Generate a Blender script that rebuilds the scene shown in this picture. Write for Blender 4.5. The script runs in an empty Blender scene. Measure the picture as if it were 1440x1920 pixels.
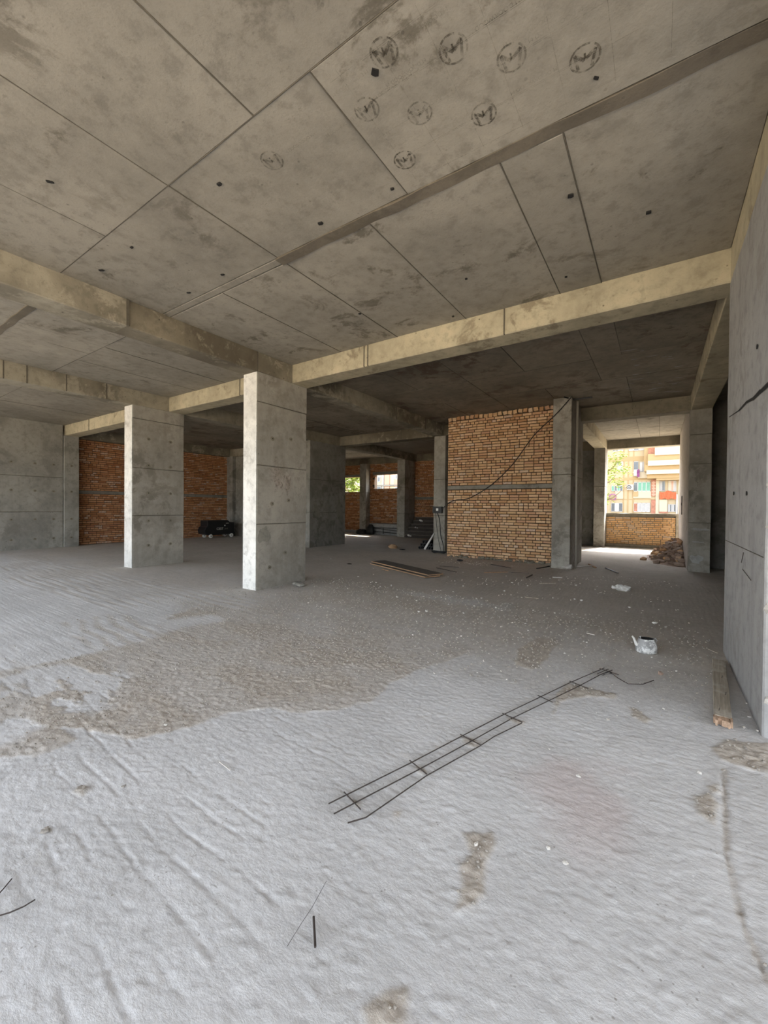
import bpy, bmesh, math, random
import numpy as np
from mathutils import Vector, Matrix, noise as mnoise

S = bpy.context.scene
COL = S.collection
random.seed(7)
RNG = np.random.default_rng(11)

# ------------------------------------------------------------------ camera
F_PX, YAW, PITCH, ROLL = 766.0, math.radians(33.986), math.radians(-0.634), math.radians(0.527)
fwd = np.array([-math.sin(YAW)*math.cos(PITCH), math.cos(YAW)*math.cos(PITCH), math.sin(PITCH)])
rgt = np.cross(fwd, [0, 0, 1]); rgt /= np.linalg.norm(rgt); upv = np.cross(rgt, fwd)
rgt, upv = rgt*math.cos(ROLL)+upv*math.sin(ROLL), -rgt*math.sin(ROLL)+upv*math.cos(ROLL)
EYE = np.array([0, 0, 1.5])
cam = bpy.data.cameras.new('camera'); camo = bpy.data.objects.new('camera', cam); COL.objects.link(camo)
cam.sensor_fit = 'VERTICAL'; cam.sensor_height = 36.0; cam.lens = 36.0*F_PX/1920.0
cam.clip_start = 0.05; cam.clip_end = 500
m = Matrix.Identity(4)
for i in range(3):
    m[i][0] = rgt[i]; m[i][1] = upv[i]; m[i][2] = -fwd[i]; m[i][3] = EYE[i]
camo.matrix_world = m
S.camera = camo

# ------------------------------------------------------------------ sky, sun, exposure
W = bpy.data.worlds.new('world'); S.world = W; W.use_nodes = True
wn = W.node_tree.nodes; wl = W.node_tree.links; wn.clear()
wo = wn.new('ShaderNodeOutputWorld'); wb = wn.new('ShaderNodeBackground'); sk = wn.new('ShaderNodeTexSky')
sk.sky_type = 'NISHITA'; sk.sun_disc = False
sk.sun_elevation = math.radians(52); sk.sun_rotation = math.radians(18)
sk.air_density = 1.0; sk.dust_density = 3.5; sk.ozone_density = 1.0
hs = wn.new('ShaderNodeHueSaturation'); hs.inputs['Saturation'].default_value = 0.36
wl.new(sk.outputs[0], hs.inputs['Color']); wl.new(hs.outputs[0], wb.inputs[0]); wl.new(wb.outputs[0], wo.inputs[0])
wb.inputs[1].default_value = 0.34
sun = bpy.data.lights.new('sun', 'SUN'); suno = bpy.data.objects.new('sun', sun); COL.objects.link(suno)
sun.energy = 6.0; sun.angle = math.radians(0.6); sun.color = (1.0, 0.93, 0.80)
SUNDIR = Vector((0.16, 0.60, 0.79)).normalized()           # towards the sun
suno.rotation_euler = SUNDIR.to_track_quat('Z', 'Y').to_euler(); suno.location = (-20, -15, 40)
S.view_settings.view_transform = 'Standard'; S.view_settings.look = 'None'
S.view_settings.gamma = 1.0; S.view_settings.use_curve_mapping = False
S.view_settings.exposure = 2.05
S.cycles.use_denoising = True
try: S.cycles.denoiser = 'OPENIMAGEDENOISE'
except Exception: pass
S.cycles.max_bounces = 12; S.cycles.diffuse_bounces = 10; S.cycles.glossy_bounces = 2
S.cycles.transmission_bounces = 3; S.cycles.transparent_max_bounces = 6
S.cycles.caustics_reflective = False; S.cycles.caustics_refractive = False

# ------------------------------------------------------------------ helpers
def ray(px, py):
    return rgt*((px-720)/F_PX) - upv*((py-960)/F_PX) + fwd
def onz(px, py, z=0.0):
    d = ray(px, py); return EYE + d*(z-EYE[2])/d[2]
def ony(px, py, y):
    d = ray(px, py); return EYE + d*y/d[1]
def onx(px, py, x):
    d = ray(px, py); return EYE + d*x/d[0]

class MB:
    """collects vertices and faces of ONE mesh object"""
    def __init__(s): s.v = []; s.f = []
    def add(s, vs, fs):
        o = len(s.v); s.v += [tuple(map(float, p)) for p in vs]; s.f += [tuple(o+i for i in f) for f in fs]; return s
    def box(s, x0, x1, y0, y1, z0, z1):
        return s.add([(x0,y0,z0),(x1,y0,z0),(x1,y1,z0),(x0,y1,z0),(x0,y0,z1),(x1,y0,z1),(x1,y1,z1),(x0,y1,z1)],
                     [(3,2,1,0),(4,5,6,7),(0,1,5,4),(1,2,6,5),(2,3,7,6),(3,0,4,7)])
    def obox(s, c, h, R=None, jit=0.0):
        vs = []
        for z in (-1,1):
            for (x,y) in ((-1,-1),(1,-1),(1,1),(-1,1)):
                p = Vector((x*h[0], y*h[1], z*h[2])) + Vector((random.uniform(-jit,jit), random.uniform(-jit,jit), random.uniform(-jit,jit)))
                if R is not None: p = R @ p
                vs.append(Vector(c)+p)
        return s.add(vs, [(3,2,1,0),(4,5,6,7),(0,1,5,4),(1,2,6,5),(2,3,7,6),(3,0,4,7)])
    def tube(s, pts, r, n=8, caps=True):
        pts = [Vector(p) for p in pts]; k = len(pts); vs = []; fs = []
        rr = r if hasattr(r, '__len__') else [r]*k
        t0 = (pts[1]-pts[0]).normalized()
        a = t0.cross(Vector((0,0,1)))
        if a.length < 1e-3: a = t0.cross(Vector((1,0,0)))
        a.normalize()
        for i, p in enumerate(pts):
            t = (pts[min(i+1,k-1)]-pts[max(i-1,0)]).normalized()
            a = (a - t*a.dot(t)).normalized(); b = t.cross(a)
            for j in range(n):
                an = 2*math.pi*j/n; vs.append(p + (a*math.cos(an)+b*math.sin(an))*rr[i])
        for i in range(k-1):
            for j in range(n):
                fs.append((i*n+j, i*n+(j+1)%n, (i+1)*n+(j+1)%n, (i+1)*n+j))
        if caps: fs += [tuple(range(n-1,-1,-1)), tuple((k-1)*n+j for j in range(n))]
        return s.add(vs, fs)
    def lathe(s, prof, n=24, c=(0,0,0), fn=None, axis='Z', capa=False, capb=False):
        vs = []; fs = []; k = len(prof)
        for (r, z) in prof:
            for j in range(n):
                an = 2*math.pi*j/n; p = Vector((r*math.cos(an), r*math.sin(an), z))
                if axis == 'Y': p = Vector((p.x, p.z, p.y))
                if axis == 'X': p = Vector((p.z, p.x, p.y))
                if fn: p = fn(p, an)
                vs.append(Vector(c)+p)
        for i in range(k-1):
            for j in range(n): fs.append((i*n+j, i*n+(j+1)%n, (i+1)*n+(j+1)%n, (i+1)*n+j))
        if capa: fs.append(tuple(range(n-1,-1,-1)))
        if capb: fs.append(tuple((k-1)*n+j for j in range(n)))
        return s.add(vs, fs)
    def prism(s, poly, thick, origin, ux, uy):
        ux = Vector(ux); uy = Vector(uy); n = ux.cross(uy).normalized()*thick; o = Vector(origin); k = len(poly)
        vs = [o+ux*a+uy*b for a,b in poly] + [o+ux*a+uy*b+n for a,b in poly]
        fs = [tuple(range(k-1,-1,-1)), tuple(range(k,2*k))] + [(i,(i+1)%k,k+(i+1)%k,k+i) for i in range(k)]
        return s.add(vs, fs)
    def stone(s, c, r, sq=0.7, jit=0.25):
        t = (1+5**.5)/2
        vs = [(-1,t,0),(1,t,0),(-1,-t,0),(1,-t,0),(0,-1,t),(0,1,t),(0,-1,-t),(0,1,-t),(t,0,-1),(t,0,1),(-t,0,-1),(-t,0,1)]
        fs = [(0,11,5),(0,5,1),(0,1,7),(0,7,10),(0,10,11),(1,5,9),(5,11,4),(11,10,2),(10,7,6),(7,1,8),(3,9,4),(3,4,2),(3,2,6),(3,6,8),(3,8,9),(4,9,5),(2,4,11),(6,2,10),(8,6,7),(9,8,1)]
        an = random.uniform(0,6.28); ca, sa = math.cos(an), math.sin(an); ex = random.uniform(.8,1.35)
        out = []
        for v in vs:
            k = r/1.9*(1+random.uniform(-jit,jit)); x,y,z = v[0]*k*ex, v[1]*k, v[2]*k*sq
            out.append((c[0]+x*ca-y*sa, c[1]+x*sa+y*ca, c[2]+z))
        return s.add(out, fs)
    def mesh(s, name, mat=None, smooth=False, off=(0,0,0)):
        me = bpy.data.meshes.new(name)
        o = Vector(off); me.from_pydata([tuple(Vector(p)-o) for p in s.v], [], s.f); me.update()
        if mat: me.materials.append(mat)
        if smooth: me.shade_smooth()
        return me
    def build(s, name, mat, parent=None, smooth=False):
        """vertices given in world space; the parent is an unrotated Empty or an object at the origin"""
        off = parent_off(parent)
        o = bpy.data.objects.new(name, s.mesh(name, mat, smooth, off)); COL.objects.link(o)
        if parent: o.parent = parent
        return o
def parent_off(p):
    v = Vector((0,0,0))
    while p is not None: v = v+p.location; p = p.parent
    return v
def tag(o, label=None, cat=None, group=None, kind=None):
    if label: o['label'] = label
    if cat: o['category'] = cat
    if group: o['group'] = group
    if kind: o['kind'] = kind
    return o
def thing(name, loc, label, cat, group=None, rz=0.0):
    o = bpy.data.objects.new(name, None); o.empty_display_size = 0.1; COL.objects.link(o)
    o.location = loc; o.rotation_euler = (0,0,rz)
    return tag(o, label, cat, group)
def rebase(o, loc):
    """give a single-mesh thing an origin at its base"""
    loc = Vector(loc); o.data.transform(Matrix.Translation(-loc)); o.location = loc; return o
def text_mesh(txt, size, mat, extrude=0.002):
    c = bpy.data.curves.new('text', 'FONT'); c.body = txt; c.size = size; c.extrude = extrude; c.align_x = 'CENTER'; c.align_y = 'CENTER'
    t = bpy.data.objects.new('text', c); COL.objects.link(t)
    dg = bpy.context.evaluated_depsgraph_get(); me = bpy.data.meshes.new_from_object(t.evaluated_get(dg))
    bpy.data.objects.remove(t); me.materials.clear(); me.materials.append(mat); return me

# numpy value noise -------------------------------------------------
TAB = RNG.random((256,256))
def vn(x, y, seed=0):
    x = np.asarray(x)+seed*17.31; y = np.asarray(y)+seed*9.77
    xi = np.floor(x).astype(int); yi = np.floor(y).astype(int); fx = x-xi; fy = y-yi
    fx = fx*fx*(3-2*fx); fy = fy*fy*(3-2*fy)
    a = TAB[xi%256, yi%256]; b = TAB[(xi+1)%256, yi%256]; c = TAB[xi%256, (yi+1)%256]; d = TAB[(xi+1)%256, (yi+1)%256]
    return (a*(1-fx)+b*fx)*(1-fy)+(c*(1-fx)+d*fx)*fy
def fbm(x, y, oc=4, seed=0, gain=.5):
    t = 0; a = 1; n = 0
    for i in range(oc):
        t = t + a*vn(x*2**i, y*2**i, seed+i*3); n += a; a *= gain
    return t/n
def sst(a, b, x):
    t = np.clip((x-a)/(b-a), 0, 1); return t*t*(3-2*t)

# ------------------------------------------------------------------ materials
def newmat(name):
    mt = bpy.data.materials.new(name); mt.use_nodes = True; nt = mt.node_tree; nt.nodes.clear()
    out = nt.nodes.new('ShaderNodeOutputMaterial'); b = nt.nodes.new('ShaderNodeBsdfPrincipled')
    nt.links.new(b.outputs[0], out.inputs[0]); return mt, nt, b
class NT:
    def __init__(s, nt): s.nt = nt
    def n(s, t, **k):
        x = s.nt.nodes.new(t)
        for a, b in k.items(): setattr(x, a, b)
        return x
    def l(s, a, b): s.nt.links.new(a, b)
    def val(s, sock, v):
        if hasattr(v, 'is_linked') or isinstance(v, bpy.types.NodeSocket): s.l(v, sock)
        else: sock.default_value = v
    def math(s, op, a, b=0.0, clamp=False):
        x = s.n('ShaderNodeMath', operation=op, use_clamp=clamp); s.val(x.inputs[0], a); s.val(x.inputs[1], b); return x.outputs[0]
    def mix(s, f, a, b, bl='MIX'):
        x = s.n('ShaderNodeMix', data_type='RGBA', blend_type=bl); s.val(x.inputs[0], f); s.val(x.inputs[6], a if not isinstance(a, tuple) else (*a[:3],1)); s.val(x.inputs[7], b if not isinstance(b, tuple) else (*b[:3],1)); return x.outputs[2]
    def ss(s, v, a, b):
        x = s.n('ShaderNodeMapRange', interpolation_type='SMOOTHSTEP'); s.val(x.inputs[0], v); x.inputs[1].default_value = a; x.inputs[2].default_value = b; return x.outputs[0]
    def noise(s, vec, sc, det=4, rough=.55, dist=0.0):
        x = s.n('ShaderNodeTexNoise'); s.l(vec, x.inputs['Vector']); x.inputs['Scale'].default_value = sc; x.inputs['Detail'].default_value = det
        x.inputs['Roughness'].default_value = rough; x.inputs['Distortion'].default_value = dist; return x.outputs[0]
    def vmul(s, v, k):
        x = s.n('ShaderNodeVectorMath', operation='MULTIPLY'); s.l(v, x.inputs[0]); x.inputs[1].default_value = k; return x.outputs[0]
    def vadd(s, v, k):
        x = s.n('ShaderNodeVectorMath', operation='ADD'); s.l(v, x.inputs[0]); s.val(x.inputs[1], k); return x.outputs[0]
    def pos(s): return s.n('ShaderNodeNewGeometry').outputs['Position']
    def rnd(s): return s.n('ShaderNodeObjectInfo').outputs['Random']
    def bump(s, h, st, dist, b):
        x = s.n('ShaderNodeBump'); x.inputs['Strength'].default_value = st; x.inputs['Distance'].default_value = dist; s.l(h, x.inputs['Height']); s.l(x.outputs[0], b.inputs['Normal']); return x
def plain(name, col, rough=.8, metal=0.0, var=.12, sc=20.0, bump=0.0):
    mt, nt, b = newmat(name); N = NT(nt); P = N.pos()
    n = N.noise(P, sc, 5); d = tuple(c*(1-var*2) for c in col); u = tuple(min(1, c*(1+var)) for c in col)
    N.l(N.mix(n, d, u), b.inputs['Base Color']); b.inputs['Roughness'].default_value = rough; b.inputs['Metallic'].default_value = metal
    if bump: N.bump(N.noise(P, sc*3, 6), bump, .01, b)
    return mt
def concrete(name, base, stain=(.10,.085,.06), cover=.0, streak=0.0, pits=.5, blotch=.22, rnd=.10, pale=None, stainscale=2.2):
    mt, nt, b = newmat(name); N = NT(nt); P = N.pos()
    R = N.rnd()
    n1 = N.noise(P, .9, 6, .6); n2 = N.noise(P, 7.0, 8, .68); n3 = N.noise(P, 55.0, 4, .7)
    c = N.mix(N.ss(n1, .33, .68), tuple(v*(1-blotch) for v in base), tuple(v*(1+blotch*.45) for v in base))
    c = N.mix(N.math('MULTIPLY', N.ss(n2, .48, .66), .55), c, tuple(v*.58 for v in base))
    c = N.mix(N.math('MULTIPLY', N.ss(n2, .50, .28), .35), c, pale or tuple(min(1, v*1.22) for v in base))
    c = N.mix(N.math('MULTIPLY', N.ss(n3, .55, .75), .45), c, tuple(v*.5 for v in base))
    fl = N.noise(N.vmul(P, (16, 26, 18)), 1.0, 5, .75, .6)
    c = N.mix(N.math('MULTIPLY', N.math('MULTIPLY', N.ss(fl, .60, .70), N.ss(n1, .40, .60)), .6), c, tuple(v*.45 for v in base))
    if streak:
        st = N.noise(N.vmul(P, (5, 5, .35)), 1.0, 5, .6)
        c = N.mix(N.math('MULTIPLY', N.ss(st, .52, .72), streak), c, tuple(v*.55 for v in base))
        c = N.mix(N.math('MULTIPLY', N.ss(st, .47, .30), streak*.6), c, tuple(min(1, v*1.2) for v in base))
    if cover:
        s1 = N.noise(P, stainscale, 9, .72, .4); s2 = N.noise(P, .55, 3)
        sm = N.math('MULTIPLY', N.ss(s1, .56-cover*.2, .66-cover*.2), N.ss(s2, .40, .62))
        c = N.mix(N.math('MULTIPLY', sm, .75), c, stain)
    v = N.n('ShaderNodeTexVoronoi'); N.l(P, v.inputs['Vector']); v.inputs['Scale'].default_value = 9.0; v.inputs['Randomness'].default_value = 1.0
    gate = N.ss(N.noise(P, 2.3, 2), .52, .62)
    pit = N.math('MULTIPLY', N.ss(v.outputs['Distance'], .13, .06), N.math('MULTIPLY', gate, pits))
    c = N.mix(pit, c, tuple(k*.3 for k in stain))
    k = N.math('ADD', 1-rnd, N.math('MULTIPLY', R, 2*rnd))
    cm = N.n('ShaderNodeCombineColor'); N.l(k, cm.inputs[0]); N.l(k, cm.inputs[1]); N.l(k, cm.inputs[2])
    c = N.mix(1.0, c, cm.outputs[0], 'MULTIPLY')
    N.l(c, b.inputs['Base Color']); b.inputs['Roughness'].default_value = .92
    h = N.math('SUBTRACT', N.math('ADD', N.math('MULTIPLY', n2, .6), N.math('MULTIPLY', n3, .25)), N.math('MULTIPLY', pit, .6))
    N.bump(h, .45, .012, b)
    return mt
def brickmat(name, cols, white=.08, mortar_stain=.25):
    mt, nt, b = newmat(name); N = NT(nt); P = N.pos(); g = N.n('ShaderNodeNewGeometry')
    r = N.math('FRACT', N.math('ADD', g.outputs['Random Per Island'], N.math('MULTIPLY', N.rnd(), 7.13)))
    cr = N.n('ShaderNodeValToRGB'); cr.color_ramp.interpolation = 'LINEAR'
    e = cr.color_ramp.elements; e[0].position = 0; e[0].color = (*cols[0],1); e[1].position = 1; e[1].color = (*cols[-1],1)
    for i, c in enumerate(cols[1:-1]): x = e.new((i+1)/(len(cols)-1)); x.color = (*c,1)
    N.l(r, cr.inputs[0]); c = cr.outputs[0]
    n = N.noise(P, 22, 6, .7); c = N.mix(N.math('MULTIPLY', N.ss(n, .5, .75), .5), c, tuple(v*.5 for v in cols[0]))
    big = N.noise(P, 1.1, 5, .6); c = N.mix(N.math('MULTIPLY', N.ss(big, .54, .72), .45), c, tuple(v*.55 for v in cols[1]))
    sm = N.noise(P, 3.2, 8, .75); c = N.mix(N.math('MULTIPLY', N.ss(sm, .62, .70), mortar_stain), c, (.17,.15,.12))
    w = N.math('FRACT', N.math('MULTIPLY', r, 13.7))
    wm = N.math('MULTIPLY', N.ss(w, 1-white, 1-white+.01), N.ss(N.noise(P, 30, 4), .35, .6))
    c = N.mix(N.math('MULTIPLY', wm, .75), c, (.62,.53,.44))
    N.l(c, b.inputs['Base Color']); b.inputs['Roughness'].default_value = .93
    N.bump(n, .5, .008, b); return mt

M = {}
M['ceil2'] = concrete('dim_rusty_ceiling_concrete', (.25,.215,.165), stain=(.11,.07,.045), cover=.35, pits=.3, blotch=.25, rnd=.12)  # rust stains, plus a darker base that holds the rear bays' shade
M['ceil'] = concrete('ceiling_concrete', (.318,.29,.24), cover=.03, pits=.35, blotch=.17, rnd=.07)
M['seam'] = concrete('seam_cement', (.165,.14,.105), cover=.6, pits=.3, rnd=.1)
M['groove'] = plain('joint_dark', (.12,.105,.08), .95, var=.25)
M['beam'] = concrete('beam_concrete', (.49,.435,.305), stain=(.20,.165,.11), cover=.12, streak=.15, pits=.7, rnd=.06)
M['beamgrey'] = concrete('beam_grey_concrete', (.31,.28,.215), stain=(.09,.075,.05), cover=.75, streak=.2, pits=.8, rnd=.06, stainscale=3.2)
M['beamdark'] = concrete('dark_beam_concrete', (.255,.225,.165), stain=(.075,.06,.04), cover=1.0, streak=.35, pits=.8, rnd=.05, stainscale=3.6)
M['col'] = concrete('column_concrete', (.335,.315,.275), stain=(.15,.135,.11), cover=.4, streak=.35, pits=.6, rnd=.04)
M['colside'] = concrete('lit_face_concrete', (.74,.73,.69), stain=(.3,.28,.25), cover=.05, streak=.1, pits=.4, rnd=.0)  # pale copy of the column concrete; light on the front faces is painted in
M['wall'] = concrete('wall_concrete', (.285,.275,.245), stain=(.14,.13,.11), cover=.4, streak=.3, pits=.6, rnd=.03)
M['wallr'] = concrete('smooth_wall_concrete', (.36,.355,.345), stain=(.25,.24,.22), cover=.15, streak=.5, pits=.35, rnd=.02, blotch=.12)
M['plaster'] = concrete('plaster', (.44,.39,.34), cover=.05, pits=.1, rnd=.0, blotch=.1)
M['patchcem'] = concrete('patch_cement', (.25,.24,.205), cover=.2, pits=.3)
M['band'] = concrete('belt_concrete', (.24,.23,.20), cover=.3, pits=.5)
M['mortar'] = plain('mortar', (.075,.05,.032), .95, var=.3, sc=14, bump=.3)
M['mortar2'] = plain('mortar_smear', (.24,.215,.165), .95, var=.3, sc=9, bump=.5)
M['tan'] = brickmat('tan_brick', [(.46,.25,.12),(.60,.37,.19),(.66,.44,.25),(.70,.49,.30),(.60,.36,.20),(.52,.30,.18)], .05)
M['red'] = brickmat('red_brick', [(.38,.16,.07),(.47,.22,.10),(.54,.27,.13),(.58,.33,.18),(.42,.18,.09)], .13)
M['orange'] = brickmat('orange_brick', [(.66,.38,.17),(.76,.48,.23),(.80,.54,.29),(.70,.43,.19)], .12)
M['rust'] = plain('rusty_steel', (.055,.042,.036), .75, .3, var=.3, sc=80)
M['black'] = plain('black_plastic', (.010,.010,.011), .5, var=.2)
M['rubber'] = plain('black_rubber', (.014,.014,.014), .7)
M['white'] = plain('white_plastic', (.75,.74,.70), .5, var=.05)
M['greypipe'] = plain('grey_pipe', (.60,.57,.50), .5, var=.1)
M['stone'] = plain('pale_stone', (.60,.57,.52), .95, var=.2, sc=60)
M['gravel'] = plain('gravel', (.34,.31,.27), .95, var=.3, sc=90)
M['brickbit'] = plain('dusty_brick', (.36,.26,.20), .95, var=.25, sc=16, bump=.4)
M['hole'] = plain('dark_plug', (.012,.011,.010), .9)
M['ink'] = None
M['dark'] = plain('dark_timber', (.060,.046,.038), .8, var=.3, sc=9)
M['tread'] = plain('paler_tread', (.15,.125,.105), .8, var=.3, sc=9)  # tread boards kept paler than the risers
M['foamgreen'] = plain('leaf_green', (.24,.32,.05), .8, var=.3, sc=3)
M['bark'] = plain('bark', (.20,.15,.09), .9, var=.25)
M['glass'] = plain('window_pane', (.14,.16,.18), .12, var=.2, sc=2)
M['greenglass'] = plain('green_pane', (.14,.36,.26), .3, var=.15, sc=2)
M['curtain'] = plain('curtain', (.42,.42,.42), .9, var=.12, sc=3)
M['frame'] = plain('white_frame', (.55,.54,.52), .6, var=.05)
M['cream'] = plain('cream_render', (.47,.385,.25), .9, var=.07, sc=.8)
M['cream2'] = plain('pale_render', (.52,.46,.345), .9, var=.05, sc=.8)
M['tanwall'] = plain('ochre_render', (.40,.29,.15), .9, var=.08, sc=.8)
M['pinkwall'] = plain('pink_render', (.50,.32,.24), .9, var=.06, sc=.8)
M['redtile'] = plain('red_mosaic', (.44,.20,.13), .8, var=.35, sc=5)
M['cloth'] = plain('orange_cloth', (.52,.13,.055), .9, var=.12, sc=6)
M['purple'] = plain('purple_cloth', (.30,.10,.26), .9, var=.12, sc=6)
M['asphalt'] = plain('street_ground', (.40,.345,.27), .95, var=.12, sc=2, bump=.3)
M['tyre'] = M['rubber']

def woodmat(name, base, end):
    mt, nt, b = newmat(name); N = NT(nt)
    P = N.n('ShaderNodeTexCoord').outputs['Object']
    g = N.noise(N.vmul(P, (40, 1.6, 40)), 1.0, 6, .65, .6); n = N.noise(P, 9, 5)
    c = N.mix(N.ss(g, .38, .66), tuple(v*.62 for v in base), base); c = N.mix(N.math('MULTIPLY', N.ss(n, .5, .7), .5), c, end)
    N.l(c, b.inputs['Base Color']); b.inputs['Roughness'].default_value = .88; N.bump(g, .4, .004, b); return mt
M['plank'] = woodmat('weathered_timber', (.42,.365,.285), (.48,.44,.38))
M['endwood'] = woodmat('broken_timber_end', (.50,.34,.23), (.36,.23,.15))
M['ply'] = woodmat('plywood_face', (.13,.115,.095), (.10,.09,.08))
M['plyedge'] = woodmat('plywood_edge', (.48,.30,.16), (.30,.17,.09))

def inkmat(name, k):
    """worn ink on concrete: the stamp only covers part of its outline"""
    mt = bpy.data.materials.new(name); mt.use_nodes = True; nt = mt.node_tree; nt.nodes.clear(); N = NT(nt)
    out = N.n('ShaderNodeOutputMaterial'); d = N.n('ShaderNodeBsdfDiffuse'); t = N.n('ShaderNodeBsdfTransparent'); mx = N.n('ShaderNodeMixShader')
    d.inputs[0].default_value = (.10,.086,.066,1); P = N.pos()
    f = N.math('MULTIPLY', N.ss(N.noise(P, 26, 6, .7), .36, .58), N.math('ADD', .25, N.math('MULTIPLY', N.ss(N.noise(P, 3.4, 2), .38, .6), .4)))
    f = N.math('MULTIPLY', f, k)
    N.l(f, mx.inputs[0]); N.l(t.outputs[0], mx.inputs[1]); N.l(d.outputs[0], mx.inputs[2]); N.l(mx.outputs[0], out.inputs[0]); return mt
M['ink'] = inkmat('stamp_ink', 1.0); M['ink2'] = inkmat('faint_ink', .5)
def smearmat():
    mt = bpy.data.materials.new('pink_smear'); mt.use_nodes = True; nt = mt.node_tree; nt.nodes.clear(); N = NT(nt)
    out = N.n('ShaderNodeOutputMaterial'); d = N.n('ShaderNodeBsdfDiffuse'); t = N.n('ShaderNodeBsdfTransparent'); mx = N.n('ShaderNodeMixShader')
    d.inputs[0].default_value = (.42,.25,.21,1); P = N.pos()
    N.l(N.math('MULTIPLY', N.ss(N.noise(P, 7, 7, .75), .45, .66), .6), mx.inputs[0]); N.l(t.outputs[0], mx.inputs[1]); N.l(d.outputs[0], mx.inputs[2]); N.l(mx.outputs[0], out.inputs[0]); return mt
M['pinksmear'] = smearmat()

def kettlemat():
    mt, nt, b = newmat('battered_enamel'); N = NT(nt); P = N.pos()
    n = N.noise(P, 15, 6, .7); c = N.mix(N.ss(n, .49, .57), (.30,.30,.295), (.72,.72,.70)); c = N.mix(N.math('MULTIPLY', N.ss(N.noise(P, 60, 4), .62, .7), .6), c, (.16,.15,.14))
    N.l(c, b.inputs['Base Color']); b.inputs['Roughness'].default_value = .5; N.bump(n, .25, .006, b); return mt
M['kettle'] = kettlemat()

def floormat():
    mt, nt, b = newmat('screed_floor'); N = NT(nt); P = N.pos()
    def at(nm):
        a = N.n('ShaderNodeAttribute', attribute_name=nm); return a.outputs['Fac']
    dirt, lime, pink, grime = at('dirt'), at('lime'), at('pink'), at('grime')
    n1 = N.noise(P, 1.3, 6, .6); n2 = N.noise(P, 12, 8, .7); n3 = N.noise(P, 70, 5, .7); n4 = N.noise(N.vmul(P, (2.0, 14, 1)), 1.0, 6, .65); n5 = N.noise(N.vmul(P, (24, 44, 30)), 1.0, 7, .72)
    base = N.mix(N.ss(n1, .35, .65), (.475,.47,.462), (.56,.556,.55))
    base = N.mix(N.math('MULTIPLY', N.ss(n4, .52, .70), .30), base, (.39,.375,.355))
    base = N.mix(N.math('MULTIPLY', N.ss(n2, .54, .72), .35), base, (.38,.36,.33))
    base = N.mix(N.math('MULTIPLY', N.ss(n2, .44, .30), .4), base, (.66,.657,.65))
    base = N.mix(N.math('MULTIPLY', pink, .45), base, (.48,.385,.365))
    d1 = N.mix(N.ss(n2, .35, .68), (.445,.395,.33), (.325,.28,.23)); d1 = N.mix(N.math('MULTIPLY', N.ss(n3, .5, .68), .5), d1, (.45,.41,.35))
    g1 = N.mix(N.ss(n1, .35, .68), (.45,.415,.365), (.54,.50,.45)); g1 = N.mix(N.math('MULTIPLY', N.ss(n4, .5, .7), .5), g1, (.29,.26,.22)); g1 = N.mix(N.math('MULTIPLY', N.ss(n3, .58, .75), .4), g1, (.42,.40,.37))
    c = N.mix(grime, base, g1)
    c = N.mix(N.math('MULTIPLY', dirt, .9), c, d1)
    c = N.mix(N.math('MULTIPLY', lime, .75), c, (.56,.56,.55))
    v1 = N.n('ShaderNodeTexVoronoi'); N.l(P, v1.inputs['Vector']); v1.inputs['Scale'].default_value = 34.0
    sp = N.math('MULTIPLY', N.ss(v1.outputs['Distance'], .17, .10), N.ss(N.noise(P, 5, 3), .50, .62))
    c = N.mix(N.math('MULTIPLY', sp, .7), c, (.22,.20,.175))
    v2 = N.n('ShaderNodeTexVoronoi'); N.l(N.vadd(P, (3.3,1.7,0)), v2.inputs['Vector']); v2.inputs['Scale'].default_value = 27.0
    c = N.mix(N.math('MULTIPLY', N.math('MULTIPLY', N.ss(v2.outputs['Distance'], .15, .09), N.ss(N.noise(P, 3.7, 3), .48, .60)), .7), c, (.70,.69,.67))
    n6 = N.noise(N.vmul(P, (30, 44, 30)), 1.0, 6, .75); c = N.mix(N.math('MULTIPLY', N.ss(n6, .54, .70), .35), c, N.mix(1.0, c, (.62,.60,.57), 'MULTIPLY')); c = N.mix(N.math('MULTIPLY', N.ss(n6, .46, .32), .30), c, (.68,.675,.66))
    N.l(c, b.inputs['Base Color']); b.inputs['Roughness'].default_value = .9
    h = N.math('ADD', N.math('ADD', N.math('MULTIPLY', n2, .5), N.math('MULTIPLY', n5, .8)), N.math('MULTIPLY', n3, N.math('ADD', .3, N.math('MULTIPLY', dirt, .5))))
    N.bump(h, .5, .014, b); return mt
M['floor'] = floormat()

# ------------------------------------------------------------------ levels of the building
H, ZB = 4.24, 3.89               # ceiling, underside of the beams
def floor_z(x, y):
    return 0.036*sst(6.0, 12.0, np.asarray(y, float)) + 0.03*sst(10.0, 16.0, -np.asarray(x, float))*sst(2, 6, np.asarray(y, float))

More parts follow.
